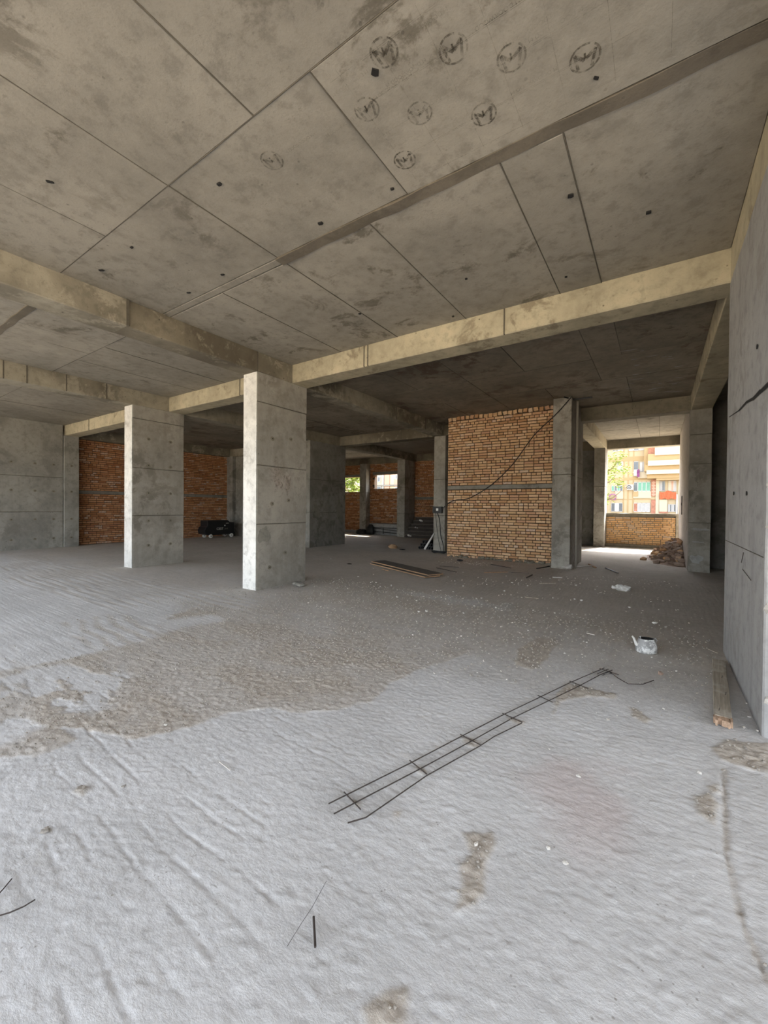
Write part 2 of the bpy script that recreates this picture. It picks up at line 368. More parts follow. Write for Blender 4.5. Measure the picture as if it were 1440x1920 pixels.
# ------------------------------------------------------------------ floor
def dense(lo, hi, f0, f1, step, grow=1.06, mx=.35):
    a = list(np.arange(f0, f1, step)); x, s = a[-1], step
    while x < hi: s = min(s*grow, mx); x += s; a.append(min(x, hi))
    x, s = f0, step; b = []
    while x > lo: s = min(s*grow, mx); x -= s; b.append(max(x, lo))
    return np.array(sorted(set(b+a)))
PX = {  # outlines of dirt and tie shadows on the floor, traced as points of the floor plane
 'main': [(-60,1440),(0,1424),(58,1426),(113,1404),(150,1385),(120,1365),(190,1372),(249,1387),(296,1375),(358,1366),(432,1338),(506,1329),(555,1337),(630,1332),(695,1317),(740,1280),(780,1260),(860,1236),(895,1220),(905,1185),(890,1140),(800,1095),(640,1085),(430,1120),(330,1150),(250,1195),(170,1225),(90,1243),(0,1258),(-60,1270)],
 'p2': [(962,1216),(1008,1194),(1052,1200),(1030,1235),(1000,1256),(966,1246)],
 'p3': [(870,1562),(925,1560),(930,1585),(912,1620),(910,1680),(890,1700),(850,1712),(862,1660),(858,1625),(880,1600)],
 'p4': [(690,1930),(680,1890),(730,1855),(765,1850),(760,1930)],
 'p5': [(1330,1400),(1360,1385),(1450,1395),(1450,1450),(1400,1440),(1345,1425)],
 'p6': [(1300,1492),(1330,1488),(1346,1510),(1338,1545),(1310,1525)],
 'p7': [(1040,1300),(1068,1282),(1100,1288),(1160,1300),(1158,1312),(1100,1305),(1056,1318),(1040,1345),(1030,1340)],
 'p8': [(1178,1325),(1195,1330),(1222,1350),(1214,1358),(1190,1344)],
 'p9': [(1325,1475),(1345,1470),(1348,1485),(1335,1488)],
 'p10': [(138,1484),(150,1474),(163,1478),(155,1488)], 'p11': [(75,1562),(90,1552),(95,1562),(82,1568)], 'q1': [(652,1495),(676,1500),(680,1515),(665,1518)], 'q2': [(770,1432),(794,1442),(798,1452),(784,1450)], 'q3': [(868,1384),(890,1390),(896,1398),(880,1398)], 'q4': [(950,1344),(985,1354),(980,1360),(960,1352)], 'q5': [(735,1520),(752,1518),(750,1532),(738,1532)],  # spots at the ladder ties paint in shadow along with gravel clumps
 'white1': [(-60,1240),(0,1200),(100,1168),(200,1152),(330,1160),(400,1150),(420,1165),(300,1190),(180,1225),(60,1245),(-60,1262)],
 'white2': [(-60,1275),(110,1246),(230,1246),(255,1270),(215,1300),(200,1330),(120,1352),(0,1408),(-60,1425)],
}
PW = {k: np.array([onz(*p)[:2] for p in v]) for k, v in PX.items()}
def sdist(poly, x, y):
    d = np.full(x.shape, 1e9); ins = np.zeros(x.shape, bool); k = len(poly)
    for i in range(k):
        a, b = poly[i], poly[(i+1)%k]; e = b-a; wx, wy = x-a[0], y-a[1]
        t = np.clip((wx*e[0]+wy*e[1])/(e@e+1e-12), 0, 1); d = np.minimum(d, (wx-e[0]*t)**2+(wy-e[1]*t)**2)
        c = ((a[1] > y) != (b[1] > y)); xi = (b[0]-a[0])*(y-a[1])/((b[1]-a[1]) if abs(b[1]-a[1]) > 1e-9 else 1e-9)+a[0]
        ins ^= c & (x < xi)
    d = np.sqrt(d); return np.where(ins, d, -d)
def floor_fields(x, y):
    wob = (fbm(x*2.2, y*2.2, 4, 5)-.5)*.45 + (fbm(x*14, y*14, 3, 8)-.5)*.16
    sc = np.clip(np.hypot(x, y)/4.0, .35, 1.0)
    dirt = sst(-.012, .02, sdist(PW['main'], x, y)+wob*.32*sc)*(.70+.30*sst(.36, .58, fbm(x*1.6, y*3.0, 4, 21)))
    dirt = dirt*(1-.5*sst(3.0, 5.0, y))
    rear = sst(2.9, 4.6, y+(fbm(x*.9, y*1.4, 4, 22)-.5)*1.8-1.0*sst(-2.2, .4, x)+.5*sst(-4.5,-7,x))*(.35+.45*fbm(x*1.3, y*3.0, 4, 23))
    dirt = np.maximum(dirt, rear)
    for k in ('p2','p3','p4','p5','p6','p7','p8','p9','p10','p11','q1','q2','q3','q4','q5'):
        dirt = np.maximum(dirt, sst(-.012, .02, sdist(PW[k], x, y)+wob*.22*sc))
    w1 = sst(-.05, .12, sdist(PW['white1'], x, y)+wob*.6); dirt *= 1-.9*w1
    w2 = sst(-.05, .12, sdist(PW['white2'], x, y)+wob*.6)*sst(.44, .54, fbm(x*3.0, y*7.0, 4, 31)); dirt *= 1-.95*w2
    # the crack that sweeps along the right
    cr = np.array([onz(*p)[:2] for p in ((1357,1440),(1358,1480),(1362,1600),(1390,1720),(1440,1840),(1500,1930))])
    d = np.full(x.shape, 9.0)
    for a, b in zip(cr[:-1], cr[1:]):
        e = b-a; t = np.clip(((x-a[0])*e[0]+(y-a[1])*e[1])/(e@e), 0, 1); d = np.minimum(d, np.hypot(x-a[0]-e[0]*t, y-a[1]-e[1]*t))
    crack = sst(.016, .003, d+(fbm(x*20, y*20, 2, 3)-.5)*.012)
    dirt = np.maximum(dirt, crack*.7)
    cz = np.clip(w1+sst(.1,.6,sst(1.0,.3,np.abs(y-3.5-.05*(x+6))/1.1)*sst(-4.6,-5.6,x)),0,1)*sst(.40,.55,fbm(x*.9,y*1.6,3,24))
    stripe = sst(-.1,.7,np.sin((y+.08*x+(fbm(x*1.2,y*1.2,3,25)-.5)*.25)*2*math.pi/.16))
    dirt = dirt*(1-.75*cz)+cz*stripe*.55
    # general grime deeper in the building, cleaner lime-dusted screed at the open edge
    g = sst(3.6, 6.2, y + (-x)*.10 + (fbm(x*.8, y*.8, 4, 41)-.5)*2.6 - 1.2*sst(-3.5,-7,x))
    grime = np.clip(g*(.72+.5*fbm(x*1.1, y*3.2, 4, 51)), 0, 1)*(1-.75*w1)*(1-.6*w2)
    lm = onz(860,1127)[:2]; lime = sst(1.0, .35, np.hypot((x-lm[0])/1.25, (y-lm[1])/.40)+(fbm(x*4, y*6, 4, 61)-.5)*1.3)*.75
    lime = np.maximum(lime, sst(14.2, 16.4, y+(fbm(x, y, 3, 71)-.5)*2)*.5*sst(-3, -1, x))
    pk = onz(1090,1500)[:2]; pink = sst(1.0, .15, np.hypot((x-pk[0])/.42, (y-pk[1])/.62)+(fbm(x*5, y*5, 4, 81)-.5)*1.0)
    return dirt, grime, lime, pink, crack, cz*(1-stripe)
def make_floor():
    xs = dense(-18.2, 6.8, -3.6, 1.2, .0125, 1.05, .16); ys = dense(-2.6, 19.2, .35, 3.4, .0105, 1.028, .11)
    X, Y = np.meshgrid(xs, ys); x = X.ravel(); y = Y.ravel()
    dirt, grime, lime, pink, crack, w1 = floor_fields(x, y)
    near = np.exp(-np.maximum(y-3.5, 0)/3.0)
    wy = y + (fbm(x*1.1, y*1.1, 3, 91)-.5)*.16 + x*.08
    rid = fbm(x*4.5+wy*2, wy*24, 4, 101, .6)                             # dragged screed: short torn ridges along X
    amp = .35+.9*sst(.42, .68, fbm(x*1.1, y*1.1, 3, 111))
    z = (np.sqrt(np.abs(rid-.5)*2)*-1+.5)*.0024*amp*near
    rg = np.abs(np.sin((wy*1.0+(fbm(x*2.5, y*3, 3, 119)-.5)*.05)*math.pi/.115))
    big = sst(.30, .05, rg)*sst(.50, .66, fbm(x*2.6, wy*5, 3, 121))*sst(-.5, -1.3, x+(y-1)*.5)*sst(2.4, 1.5, y)
    z += -big*.0075*(.5+fbm(x*9, y*9, 2, 122))
    z += (fbm(x*24, y*34, 3, 131, .65)-.5)*.0045*(.5+.5*near)
    z += (.25-np.abs(fbm(x*26, y*36, 2, 135)-.5))*.0085*(.4+.6*near)
    z += sst(.62, .80, fbm(x*34, y*40, 2, 133))*.0040*near - sst(.64, .80, fbm(x*30, y*38, 2, 137))*.0035*near
    z += (vn(x*62, y*80, 141)-.5)*.0030*near
    z += w1*.010
    z *= .62
    z += dirt*(.004+(fbm(x*38, y*38, 2, 151)-.4)*.014) - crack*.010
    z += floor_z(x, y) - .004
    nx, ny = len(xs), len(ys)
    me = bpy.data.meshes.new('floor'); nv = nx*ny; me.vertices.add(nv)
    me.vertices.foreach_set('co', np.stack([x, y, z], 1).astype(np.float32).ravel())
    i = (np.arange(ny-1)[:,None]*nx+np.arange(nx-1)[None,:]).ravel(); q = np.stack([i, i+1, i+nx+1, i+nx], 1).astype(np.int32); nq = len(q)
    me.loops.add(nq*4); me.loops.foreach_set('vertex_index', q.ravel()); me.polygons.add(nq)
    me.polygons.foreach_set('loop_start', np.arange(0, nq*4, 4, dtype=np.int32)); me.polygons.foreach_set('loop_total', np.full(nq, 4, np.int32))
    me.update(); me.validate()
    for nm, a in (('dirt',dirt),('grime',grime),('lime',lime),('pink',pink)):
        me.attributes.new(nm, 'FLOAT', 'POINT').data.foreach_set('value', np.clip(a,0,1).astype(np.float32))
    me.materials.append(M['floor']); me.shade_smooth()
    o = bpy.data.objects.new('floor', me); COL.objects.link(o)
    tag(o, 'rough grey screed floor with dragged ridges, brown dirt and pale lime dust', 'floor', kind='structure')
    return o
floor = make_floor()
sl = MB().box(-18.4, 7.0, -2.62, 19.3, -.45, -.06).build('floor_slab', M['wall'], floor)

# ------------------------------------------------------------------ rough cast boxes
def cast(mb, x0, x1, y0, y1, z0, z1, step=.35, jit=.004, bev=.012, seed=0):
    bm = bmesh.new(); bmesh.ops.create_cube(bm, size=1)
    for v in bm.verts: v.co = Vector((x0 if v.co.x < 0 else x1, y0 if v.co.y < 0 else y1, z0 if v.co.z < 0 else z1))
    bmesh.ops.bevel(bm, geom=bm.edges[:], offset=bev, segments=1, affect='EDGES')
    for ax, (a, b) in enumerate(((x0,x1),(y0,y1),(z0,z1))):
        k = int((b-a)/step)
        for i in range(1, k):
            co = [0,0,0]; no = [0,0,0]; co[ax] = a+(b-a)*i/k; no[ax] = 1
            bmesh.ops.bisect_plane(bm, geom=bm.verts[:]+bm.edges[:]+bm.faces[:], plane_co=co, plane_no=no)
    for v in bm.verts:
        p = v.co*2.7+Vector((seed*3.1, seed*1.7, 0)); v.co += mnoise.noise_vector(p)*jit
    bm.verts.ensure_lookup_table(); bm.verts.index_update()
    mb.add([v.co.copy() for v in bm.verts], [[v.index for v in f.verts] for f in bm.faces]); bm.free(); return mb

# ------------------------------------------------------------------ ceiling: slab, formwork panels, seams, stamps, plugs
ceiling = MB().box(-18.2, 6.8, -2.7, 19.2, H+.02, H+.32).build('ceiling', M['ceil'])
tag(ceiling, 'cast concrete ceiling showing the joints of its formwork panels', 'ceiling', kind='structure')
PANEL = {}
def panel(x0, x1, y0, y1, mat, g=.006):
    dz = random.uniform(-.004, .004); key = (round(x1-x0, 2), round(y1-y0, 2), mat)
    w, d = x1-x0-g, y1-y0-g
    if key not in PANEL:
        b = .004
        PANEL[key] = MB().add([(0,0,.03),(w,0,.03),(w,d,.03),(0,d,.03),(0,0,b),(w,0,b),(w,d,b),(0,d,b),(b,b,0),(w-b,b,0),(w-b,d-b,0),(b,d-b,0)],
            [(0,4,5,1),(1,5,6,2),(2,6,7,3),(3,7,4,0),(4,8,9,5),(5,9,10,6),(6,10,11,7),(7,11,8,4),(8,11,10,9)]).mesh('panel', M[mat])
    o = bpy.data.objects.new('panel', PANEL[key]); COL.objects.link(o); o.parent = ceiling; o.location = (x0+g/2, y0+g/2, H+dz)
def strip(x0, x1, y0, y1, name='seam', mat='seam', drop=.008, seed=1):
    if mat == 'groove':
        if x1-x0 < y1-y0: c = (x0+x1)/2; w = min(.0045,(x1-x0)/2); x0, x1 = c-w, c+w
        else: c = (y0+y1)/2; w = min(.0045,(y1-y0)/2); y0, y1 = c-w, c+w
    mb = MB(); cast(mb, x0, x1, y0, y1, H-drop, H+.025, .09 if mat == 'seam' else .16, .016 if mat == 'seam' else .003, .003, seed); return mb.build(name, M[mat], ceiling)
def bay(xs, ys, mat='ceil'):
    for a, b in zip(xs[:-1], xs[1:]):
        for c, d in zip(ys[:-1], ys[1:]): panel(a, b, c, d, mat)
# bay over the camera
xa, xb = -5.94, .585
bay([xa,-4.72,-3.53,-2.40,-1.18,.0,xb], [-2.6,-.56,1.88])
bay([xa,-3.53,-1.862,xb], [1.88,3.09])
bay([xa,-4.70,-3.53,-2.36,-1.086,-.62,xb], [3.21,5.58])
strip(-3.56, xb, 3.09, 3.21, seed=3); strip(xa, -3.56, 3.10, 3.19, seed=4, mat='ceil', drop=.003)
for k, (x0,x1,y0,y1) in enumerate(((xa,xb,1.872,1.888),(-3.54,-3.52,.0,5.58),(-1.87,-1.855,1.88,3.09),(-2.408,-2.393,-.5,1.88),(-4.726,-4.714,-.5,1.88),(-4.705,-4.695,3.21,5.58),(-2.365,-2.355,3.21,5.58),(-1.10,-1.075,3.21,5.58),(-.63,-.61,3.21,5.58))):
    strip(x0, x1, y0, y1, mat='groove', drop=random.choice((.003,.004)), seed=20+k)
# bay behind the front beam
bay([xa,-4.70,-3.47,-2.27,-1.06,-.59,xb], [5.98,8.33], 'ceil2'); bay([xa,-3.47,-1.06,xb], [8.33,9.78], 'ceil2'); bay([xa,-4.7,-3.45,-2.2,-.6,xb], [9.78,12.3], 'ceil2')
for k, (x0,x1,y0,y1) in enumerate(((-4.5,xb,8.322,8.338),(-4.2,xb,9.77,9.79),(-2.28,-2.265,5.98,8.33),(-1.07,-1.05,5.98,9.78),(-.598,-.582,5.98,8.33),(-3.478,-3.462,5.98,10.6),(-.61,-.595,9.8,12.3),(-4.97,-1.95,10.58,10.62))):
    strip(x0, x1, y0, y1, mat='groove', drop=.004, seed=40+k)
# bays to the left
bay([-10.4,-9.17,-8.04,-7.2,-6.32], [-2.6,-.5,.7,1.95,3.17,5.58]); bay([-17.13,-16,-14.8,-13.6,-12.4,-11.4,-10.8], [-2.6,-1.6,.8,3.2,5.58])
strip(-9.4, -6.32, 1.92, 2.02, mat='seam', drop=.006, seed=60); strip(-10.4, -6.32, 3.16, 3.18, mat='groove', drop=.004, seed=61)
for k, (x0,x1,y0,y1) in enumerate(((-8.05,-8.03,3.2,5.58),(-9.17,-9.155,3.2,5.58),(-8.62,-8.605,2.0,3.17),(-14.45,-14.43,-1,5.58),(-17,-11,3.19,3.21))): strip(x0,x1,y0,y1, mat='groove', drop=.004, seed=62+k)
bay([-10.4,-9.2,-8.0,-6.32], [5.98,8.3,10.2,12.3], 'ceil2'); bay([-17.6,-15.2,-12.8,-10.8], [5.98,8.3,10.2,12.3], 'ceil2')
for k, (x0,x1,y0,y1) in enumerate(((-10.4,-6.32,8.29,8.31),(-9.21,-9.195,5.98,12.3),(-17.6,-10.8,8.29,8.31),(-15.2,-15.185,5.98,12.3))): strip(x0,x1,y0,y1, mat='groove', drop=.004, seed=70+k)
# rear bays by the windows, and the bay before the parapet
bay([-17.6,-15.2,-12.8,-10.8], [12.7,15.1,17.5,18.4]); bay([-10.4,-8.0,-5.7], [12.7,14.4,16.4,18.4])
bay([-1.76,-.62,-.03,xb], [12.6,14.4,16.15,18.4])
for k, (x0,x1,y0,y1) in enumerate(((-1.76,xb,16.14,16.16),(-1.76,xb,14.39,14.41),(-.63,-.615,12.6,18.4),(-.04,-.025,12.6,18.4),(-10.4,-5.8,14.39,14.41),(-10.4,-5.8,16.39,16.41))): strip(x0,x1,y0,y1, mat='groove', drop=.004, seed=80+k)
bay([1.0,3.4,5.8,6.7], [-2.6,-1.6,.8,3.2,5.3]); bay([1.0,3.4,5.8,6.7], [5.7,8.0,10.4,12.2])
# dark plugs left in the slab
for (x, y, w, d, rz) in ((-4.32,1.30,.055,.022,.9),(-3.14,2.11,.04,.026,.2),(-2.75,2.94,.05,.028,.3),(-4.68,2.11,.035,.022,.2),(-5.43,2.12,.06,.025,.5),(-4.32,2.95,.045,.022,.4),(-5.05,2.96,.05,.02,.5),(-1.52,2.11,.05,.04,.9),(-.68,3.88,.05,.04,.3),(-.12,4.49,.045,.03,.2),(-1.94,2.96,.03,.016,.3),(-.37,2.91,.035,.016,.8),(-2.48,5.40,.03,.02,0),(-3.55,4.61,.04,.02,.5),(-1.95,4.6,.03,.02,.4),(-.95,5.2,.03,.02,.4)):
    w *= .5; d *= .5
    MB().prism([(-w,-d),(w*.7,-d*1.1),(w,d*.5),(w*.2,d),(-w*.9,d*.8)], .035, (x,y,H-.012), (math.cos(rz),math.sin(rz),0), (-math.sin(rz),math.cos(rz),0)).build('plug', M['hole'], ceiling)
for i in range(26):      # pale scrapes in the dim rear bay
    p = onz(random.uniform(1165,1275), random.uniform(655,735), H); l = random.uniform(.03,.14); w_ = random.uniform(.006,.016); z = H-.0055
    MB().prism([(-l,-w_*.5),(-l*.2,-w_),(l,-w_*.4),(l*.7,w_*.8),(-l*.4,w_)], .003, (p[0],p[1],z), (1,.05,0), (-.05,1,0)).build('scrape', M['wallr'], ceiling)
# round ink stamps transferred from the plywood, with faint lettering
def stamp(x, y, r, rz):
    mb = MB(); c, s = math.cos(rz), math.sin(rz); n = 40; vs = []; fs = []
    for j in range(n):
        a = 2*math.pi*j/n
        for q in (r, r*.86): vs.append((x+q*math.cos(a), y+q*math.sin(a), 0))
    gap = (31,)
    for j in range(n):
        if j in (33, 34): continue
        k = (j+1)%n; fs.append((2*j, 2*j+1, 2*k+1, 2*k))
    z = H-.0062; mb.add([(v[0],v[1],z) for v in vs], fs)
    zig = [(-.42,-.70),(-.66,.44),(-.02,-.10),(.02,.36),(.04,-.16),(.66,.44),(.42,-.70)]; wd = [.10,.12,.06,.06,.12,.10,.1]
    L = []; 
    for i in range(len(zig)-1):
        a = np.array(zig[i]); b = np.array(zig[i+1]); t = b-a; nn = np.array([-t[1],t[0]])/np.linalg.norm(t)*wd[i]
        p = [a+nn, a-nn, b-nn, b+nn]; mb.add([(x+(q[0]*c-q[1]*s)*r, y+(q[0]*s+q[1]*c)*r, z-.0002*i) for q in p], [(0,1,2,3)])
    mb.build('stamp', M['ink'], ceiling)
for (px, py) in ((720,97),(850,90),(959,107),(1097,107),(688,204),(787,211),(907,213),(759,299)):
    p = onz(px, py, H); stamp(p[0], p[1], .088, math.radians(180+8))
p = onz(510,300,H); stamp(p[0], p[1], .09, math.radians(190))
txt = text_mesh('M DOORWOOD M', .034, M['ink2'], .0)
for (px, py) in ((655,155),(760,135),(795,45),(870,150),(820,185),(925,30),(990,55),(1040,45),(735,160),(560,268),(700,265),(640,235),(1000,150)):
    p = onz(px, py, H); o = bpy.data.objects.new('lettering', txt); COL.objects.link(o); o.parent = ceiling; o.location = (p[0], p[1], H-.0064); o.rotation_euler = (math.pi, 0, math.pi)
for i in range(9):          # thin lines of the plywood film that printed through
    y = 2.0+.245*(i%5)+.01*(i//5); x0 = -1.8+.05*i; MB().add([(x0,y,H-.006),(x0+1.3,y,H-.006),(x0+1.3,y+.003,H-.006),(x0,y+.003,H-.006)], [(3,2,1,0)]).build('film_line', M['ink2'], ceiling)
for i in range(7):
    x = -1.72+.29*i; MB().add([(x,1.95,H-.006),(x+.003,1.95,H-.006),(x+.003,3.0,H-.006),(x,3.0,H-.006)], [(3,2,1,0)]).build('film_line', M['ink2'], ceiling)

# ------------------------------------------------------------------ beams
def beam(x0, x1, y0, y1, label, mat='beam', z0=ZB, extra=None, seed=0):
    mb = MB(); cast(mb, x0, x1, y0, y1, z0, H+.03, .3, .005, .012, seed)
    if extra: cast(mb, *extra, z0-.004, H+.02, .3, .006, .012, seed+1)
    o = mb.build('beam', M[mat]); tag(o, label, 'beam', kind='structure'); return o
def bseam(b, x0, x1, y0, y1, z0=ZB, z1=H, mat='groove'):
    return MB().box(x0, x1, y0, y1, z0, z1).build('seam', M[mat], b)
fb = beam(-5.94, .62, 5.58, 5.98, 'yellowish concrete beam crossing the room from the bright white column to the right wall', seed=1)
for px in (683, 690, 945): x = float(ony(px, 640, 5.58)[0]); bseam(fb, x-.008, x+.008, 5.571, 5.6)
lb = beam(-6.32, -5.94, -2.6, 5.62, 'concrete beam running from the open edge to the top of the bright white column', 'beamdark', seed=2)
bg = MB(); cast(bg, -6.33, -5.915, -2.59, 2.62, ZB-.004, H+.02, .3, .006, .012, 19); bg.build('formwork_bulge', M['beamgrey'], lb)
bseam(lb, -5.92, -5.90, 2.60, 2.63); bseam(lb, -5.945, -5.932, 4.755, 4.77)
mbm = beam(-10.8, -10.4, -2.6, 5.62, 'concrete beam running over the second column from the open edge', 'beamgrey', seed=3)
for y in (2.4, 2.75, 3.4, 4.15): bseam(mbm, -10.402, -10.393, y, y+.02)
b4 = beam(-10.4, -6.32, 5.58, 5.98, 'short concrete beam between the two nearest columns', seed=4); bseam(b4, -7.55, -7.53, 5.571, 5.6); bseam(b4, -7.2, -7.19, 5.571, 5.6)
b5 = beam(-17.7, -10.8, 5.58, 5.98, 'concrete beam from the second column to the left wall pilaster', seed=5); bseam(b5, -15.2, -15.18, 5.571, 5.6)
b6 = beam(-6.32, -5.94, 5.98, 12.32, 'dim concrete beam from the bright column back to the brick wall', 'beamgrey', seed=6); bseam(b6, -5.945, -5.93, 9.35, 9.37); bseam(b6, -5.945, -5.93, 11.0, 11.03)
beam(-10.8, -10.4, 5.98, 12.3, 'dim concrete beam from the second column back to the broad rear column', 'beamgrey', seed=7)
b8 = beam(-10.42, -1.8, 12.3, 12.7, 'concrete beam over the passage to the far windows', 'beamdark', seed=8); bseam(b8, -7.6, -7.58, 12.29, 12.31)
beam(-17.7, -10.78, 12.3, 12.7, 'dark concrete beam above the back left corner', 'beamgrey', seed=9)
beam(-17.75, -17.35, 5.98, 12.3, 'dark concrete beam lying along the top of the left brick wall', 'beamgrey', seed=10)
beam(.585, 1.0, -2.6, 12.2, 'concrete beam along the right above the smooth wall', 'beam', seed=11)
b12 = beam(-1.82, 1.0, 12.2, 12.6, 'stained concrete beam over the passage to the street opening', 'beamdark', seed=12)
beam(-2.16, -1.76, 12.58, 18.42, 'sunlit concrete beam on the left of the bay before the street opening', seed=13)
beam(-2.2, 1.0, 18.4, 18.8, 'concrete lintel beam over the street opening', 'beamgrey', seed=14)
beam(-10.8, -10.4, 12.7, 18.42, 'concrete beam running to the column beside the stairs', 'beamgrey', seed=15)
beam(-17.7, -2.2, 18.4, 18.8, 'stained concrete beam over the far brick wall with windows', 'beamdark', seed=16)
beam(1.0, 6.7, 5.58, 5.98, 'concrete beam hidden behind the smooth right wall', 'beamgrey', seed=17)

# ------------------------------------------------------------------ columns
def column(x0, x1, y0, y1, z1, label, mat='col', cuts=(), cat='column', whiteface=False, seed=0, name='column', zf=None):
    """a cast column: one lift per pour, each a hair out of line, with a dark pour joint between"""
    zf = float(floor_z((x0+x1)/2, y0))-.03 if zf is None else zf
    zs = [zf]+list(cuts)+[z1]; mb = MB(); j = [0, .003, -.002, .004, 0]
    for k, (a, b) in enumerate(zip(zs[:-1], zs[1:])):
        d = j[k%5]; cast(mb, x0-d, x1+d, y0-d, y1+d, a+(.004 if k else 0), b-.004, .3, .004, .010, seed+k)
    mb.box(x0+.02, x1-.02, y0+.02, y1-.02, zf, z1)
    o = mb.build(name, M[mat]); tag(o, label, cat, kind='structure')
    for c in cuts: MB().box(x0+.004, x1-.004, y0+.004, y1-.004, c-.0045, c+.0045).build('pour_joint', M['groove'], o)
    return o
def tie_holes(parent, pts, axis):
    for (a, b, c) in pts:
        n = 10; r1, r2 = .034, .015; mb = MB(); vs = []; d = .006
        for q, off in ((r1,.0015),(r2,d)):
            for j in range(n):
                t = 2*math.pi*j/n; k = q*(1+.25*random.random())
                vs.append((a+off, b+k*math.cos(t)*1.2, c+k*math.sin(t)) if axis == 'x' else (a+k*math.cos(t)*1.2, b-off, c+k*math.sin(t)))
        mb.add(vs, [(j, (j+1)%n, n+(j+1)%n, n+j) for j in range(n)]+[tuple(range(n, 2*n))])
        o = mb.build('tie_hole', M['mortar2'], parent)
        k = d+.001; s = .011
        pl = [(a+k, b-s, c-s), (a+k, b+s, c-s*.8), (a+k, b+s*.8, c+s), (a+k, b-s*.7, c+s*.8)] if axis == 'x' else [(a-s, b-k, c-s), (a+s, b-k, c-s*.8), (a+s*.8, b-k, c+s), (a-s*.7, b-k, c+s*.8)]
        MB().add(pl, [(0,1,2,3)]).build('hole', M['hole'], o)
c2 = column(-6.30, -5.936, 4.76, 5.98, ZB+.01, 'nearest freestanding concrete column with a bright white narrow face', cuts=(1.18,2.24,3.37), seed=1)
MB().box(-6.297, -5.939, 4.742, 4.75, .0, 3.885).build('lit_face', M['colside'], c2)  # lit side of the column, brightened by its colour
c2b = MB(); cast(c2b, -6.30, -5.936, 4.76, 5.6, ZB, H+.02, .3, .004, .01, 33); c2b.build('column_head', M['beamgrey'], c2)
tie_holes(c2, [(-5.932,5.05,.38),(-5.932,5.42,.62),(-5.932,5.1,1.55),(-5.932,5.5,1.62),(-5.932,5.1,2.75),(-5.932,5.55,2.8)], 'x')
c1 = column(-10.78, -10.40, 4.72, 5.98, ZB+.01, 'second freestanding concrete column standing before the left brick wall', cuts=(1.25,2.40,3.58), seed=5)
MB().box(-10.777, -10.403, 4.702, 4.71, .0, 3.885).build('lit_face', M['colside'], c1)
c1b = MB(); cast(c1b, -10.78, -10.40, 4.72, 5.6, ZB, H+.02, .3, .004, .01, 34); c1b.build('column_head', M['beamgrey'], c1)
tie_holes(c1, [(-10.396, yy, zz) for zz in (.52,1.12,1.80,2.48,3.12) for yy in (5.08,5.62)], 'x')
c3 = column(-10.80, -10.40, 10.66, 12.66, ZB+.01, 'broad dark concrete column left of the passage to the far windows', cuts=(1.3,2.5), seed=9, mat='wall')
c4 = column(-6.30, -5.88, 12.32, 13.3, ZB+.01, 'grey concrete column carrying the black electric box', cuts=(1.25,2.45), seed=13)
c5 = column(-2.23, -1.80, 10.80, 12.6, H+.01, 'tall concrete column at the right end of the tan brick wall', cuts=(2.35,2.75), seed=17)
c6 = column(.585, 1.0, 12.18, 12.6, ZB+.01, 'flaking concrete column right of the street opening', cuts=(1.2,2.6,3.3), seed=21)
c7 = column(-2.15, -1.77, 17.9, 18.8, ZB+.01, 'concrete column at the left of the street opening', cuts=(2.4,), seed=25)
c8 = column(-10.95, -10.5, 17.4, 18.4, ZB+.01, 'concrete column beside the dark stairs', cuts=(1.2,2.5), seed=29)
c9 = column(-13.85, -13.42, 18.1, 18.5, ZB+.01, 'slim concrete column between the two far windows', cuts=(2.3,), seed=31)
cpl = column(-17.8, -17.12, 12.28, 12.7, ZB+.01, 'dark concrete corner column beside the black compressor', cuts=(2.2,), seed=35, mat='wall')
rw = column(.585, 1.0, 3.656, 5.64, ZB+.01, 'tall smooth concrete wall at the right with a diagonal crack', mat='wallr', cuts=(), seed=40, name='wall_right', cat='wall')
MB().box(.5795,.60,3.70,5.62,1.186,1.191).build('pour_joint', M['groove'], rw)
tie_holes(rw, [], 'x')
for k, (pa, w) in enumerate((([(1367,782),(1385,770),(1400,754),(1412,748),(1425,735),(1440,722),(1460,705)], .016),)):
    pts = [onx(px, py, .581) for px, py in pa]; mb = MB()
    for a, b in zip(pts[:-1], pts[1:]):
        a = Vector(a); b = Vector(b); n = Vector((0, -(b-a).z, (b-a).y)).normalized()*w*random.uniform(.3,1)*(.25+.75*min(1,(pts[0][1]-a.y)/1.3))
        mb.add([a-n, a+n, b+n, b-n], [(0,1,2,3)]); mb.add([a-n+Vector((-.001,0,0)), b-n*1.4+Vector((-.001,0,0)), b-n, a-n*1.2], [(0,1,2,3)])
    mb.build('crack', M['hole'], rw)
for (px, py) in ((1376,925),(1400,925),(1420,650)):
    p = onx(px, py, .58); MB().lathe([(.018,0),(.018,-.004)], 10, (p[0],p[1],p[2]), axis='X', capb=True).build('tie_hole', M['hole'], rw)
for a, b in (((1394,1036),(1390,1055)),((1392,1067),(1408,1088))):
    MB().tube([onx(*a,.578), onx(*b,.574)], .0025, 6).build('wire_end', M['rust'], rw)
ch = MB()      # honeycombed broken edge towards the open front
for i in range(150): ch.stone((random.uniform(.60,1.0), 3.650+random.uniform(-.012,.006), random.uniform(.02,3.8)), random.uniform(.015,.04), 1.0)
tag(ch.build('broken_aggregate', M['stone'], rw), kind='stuff')

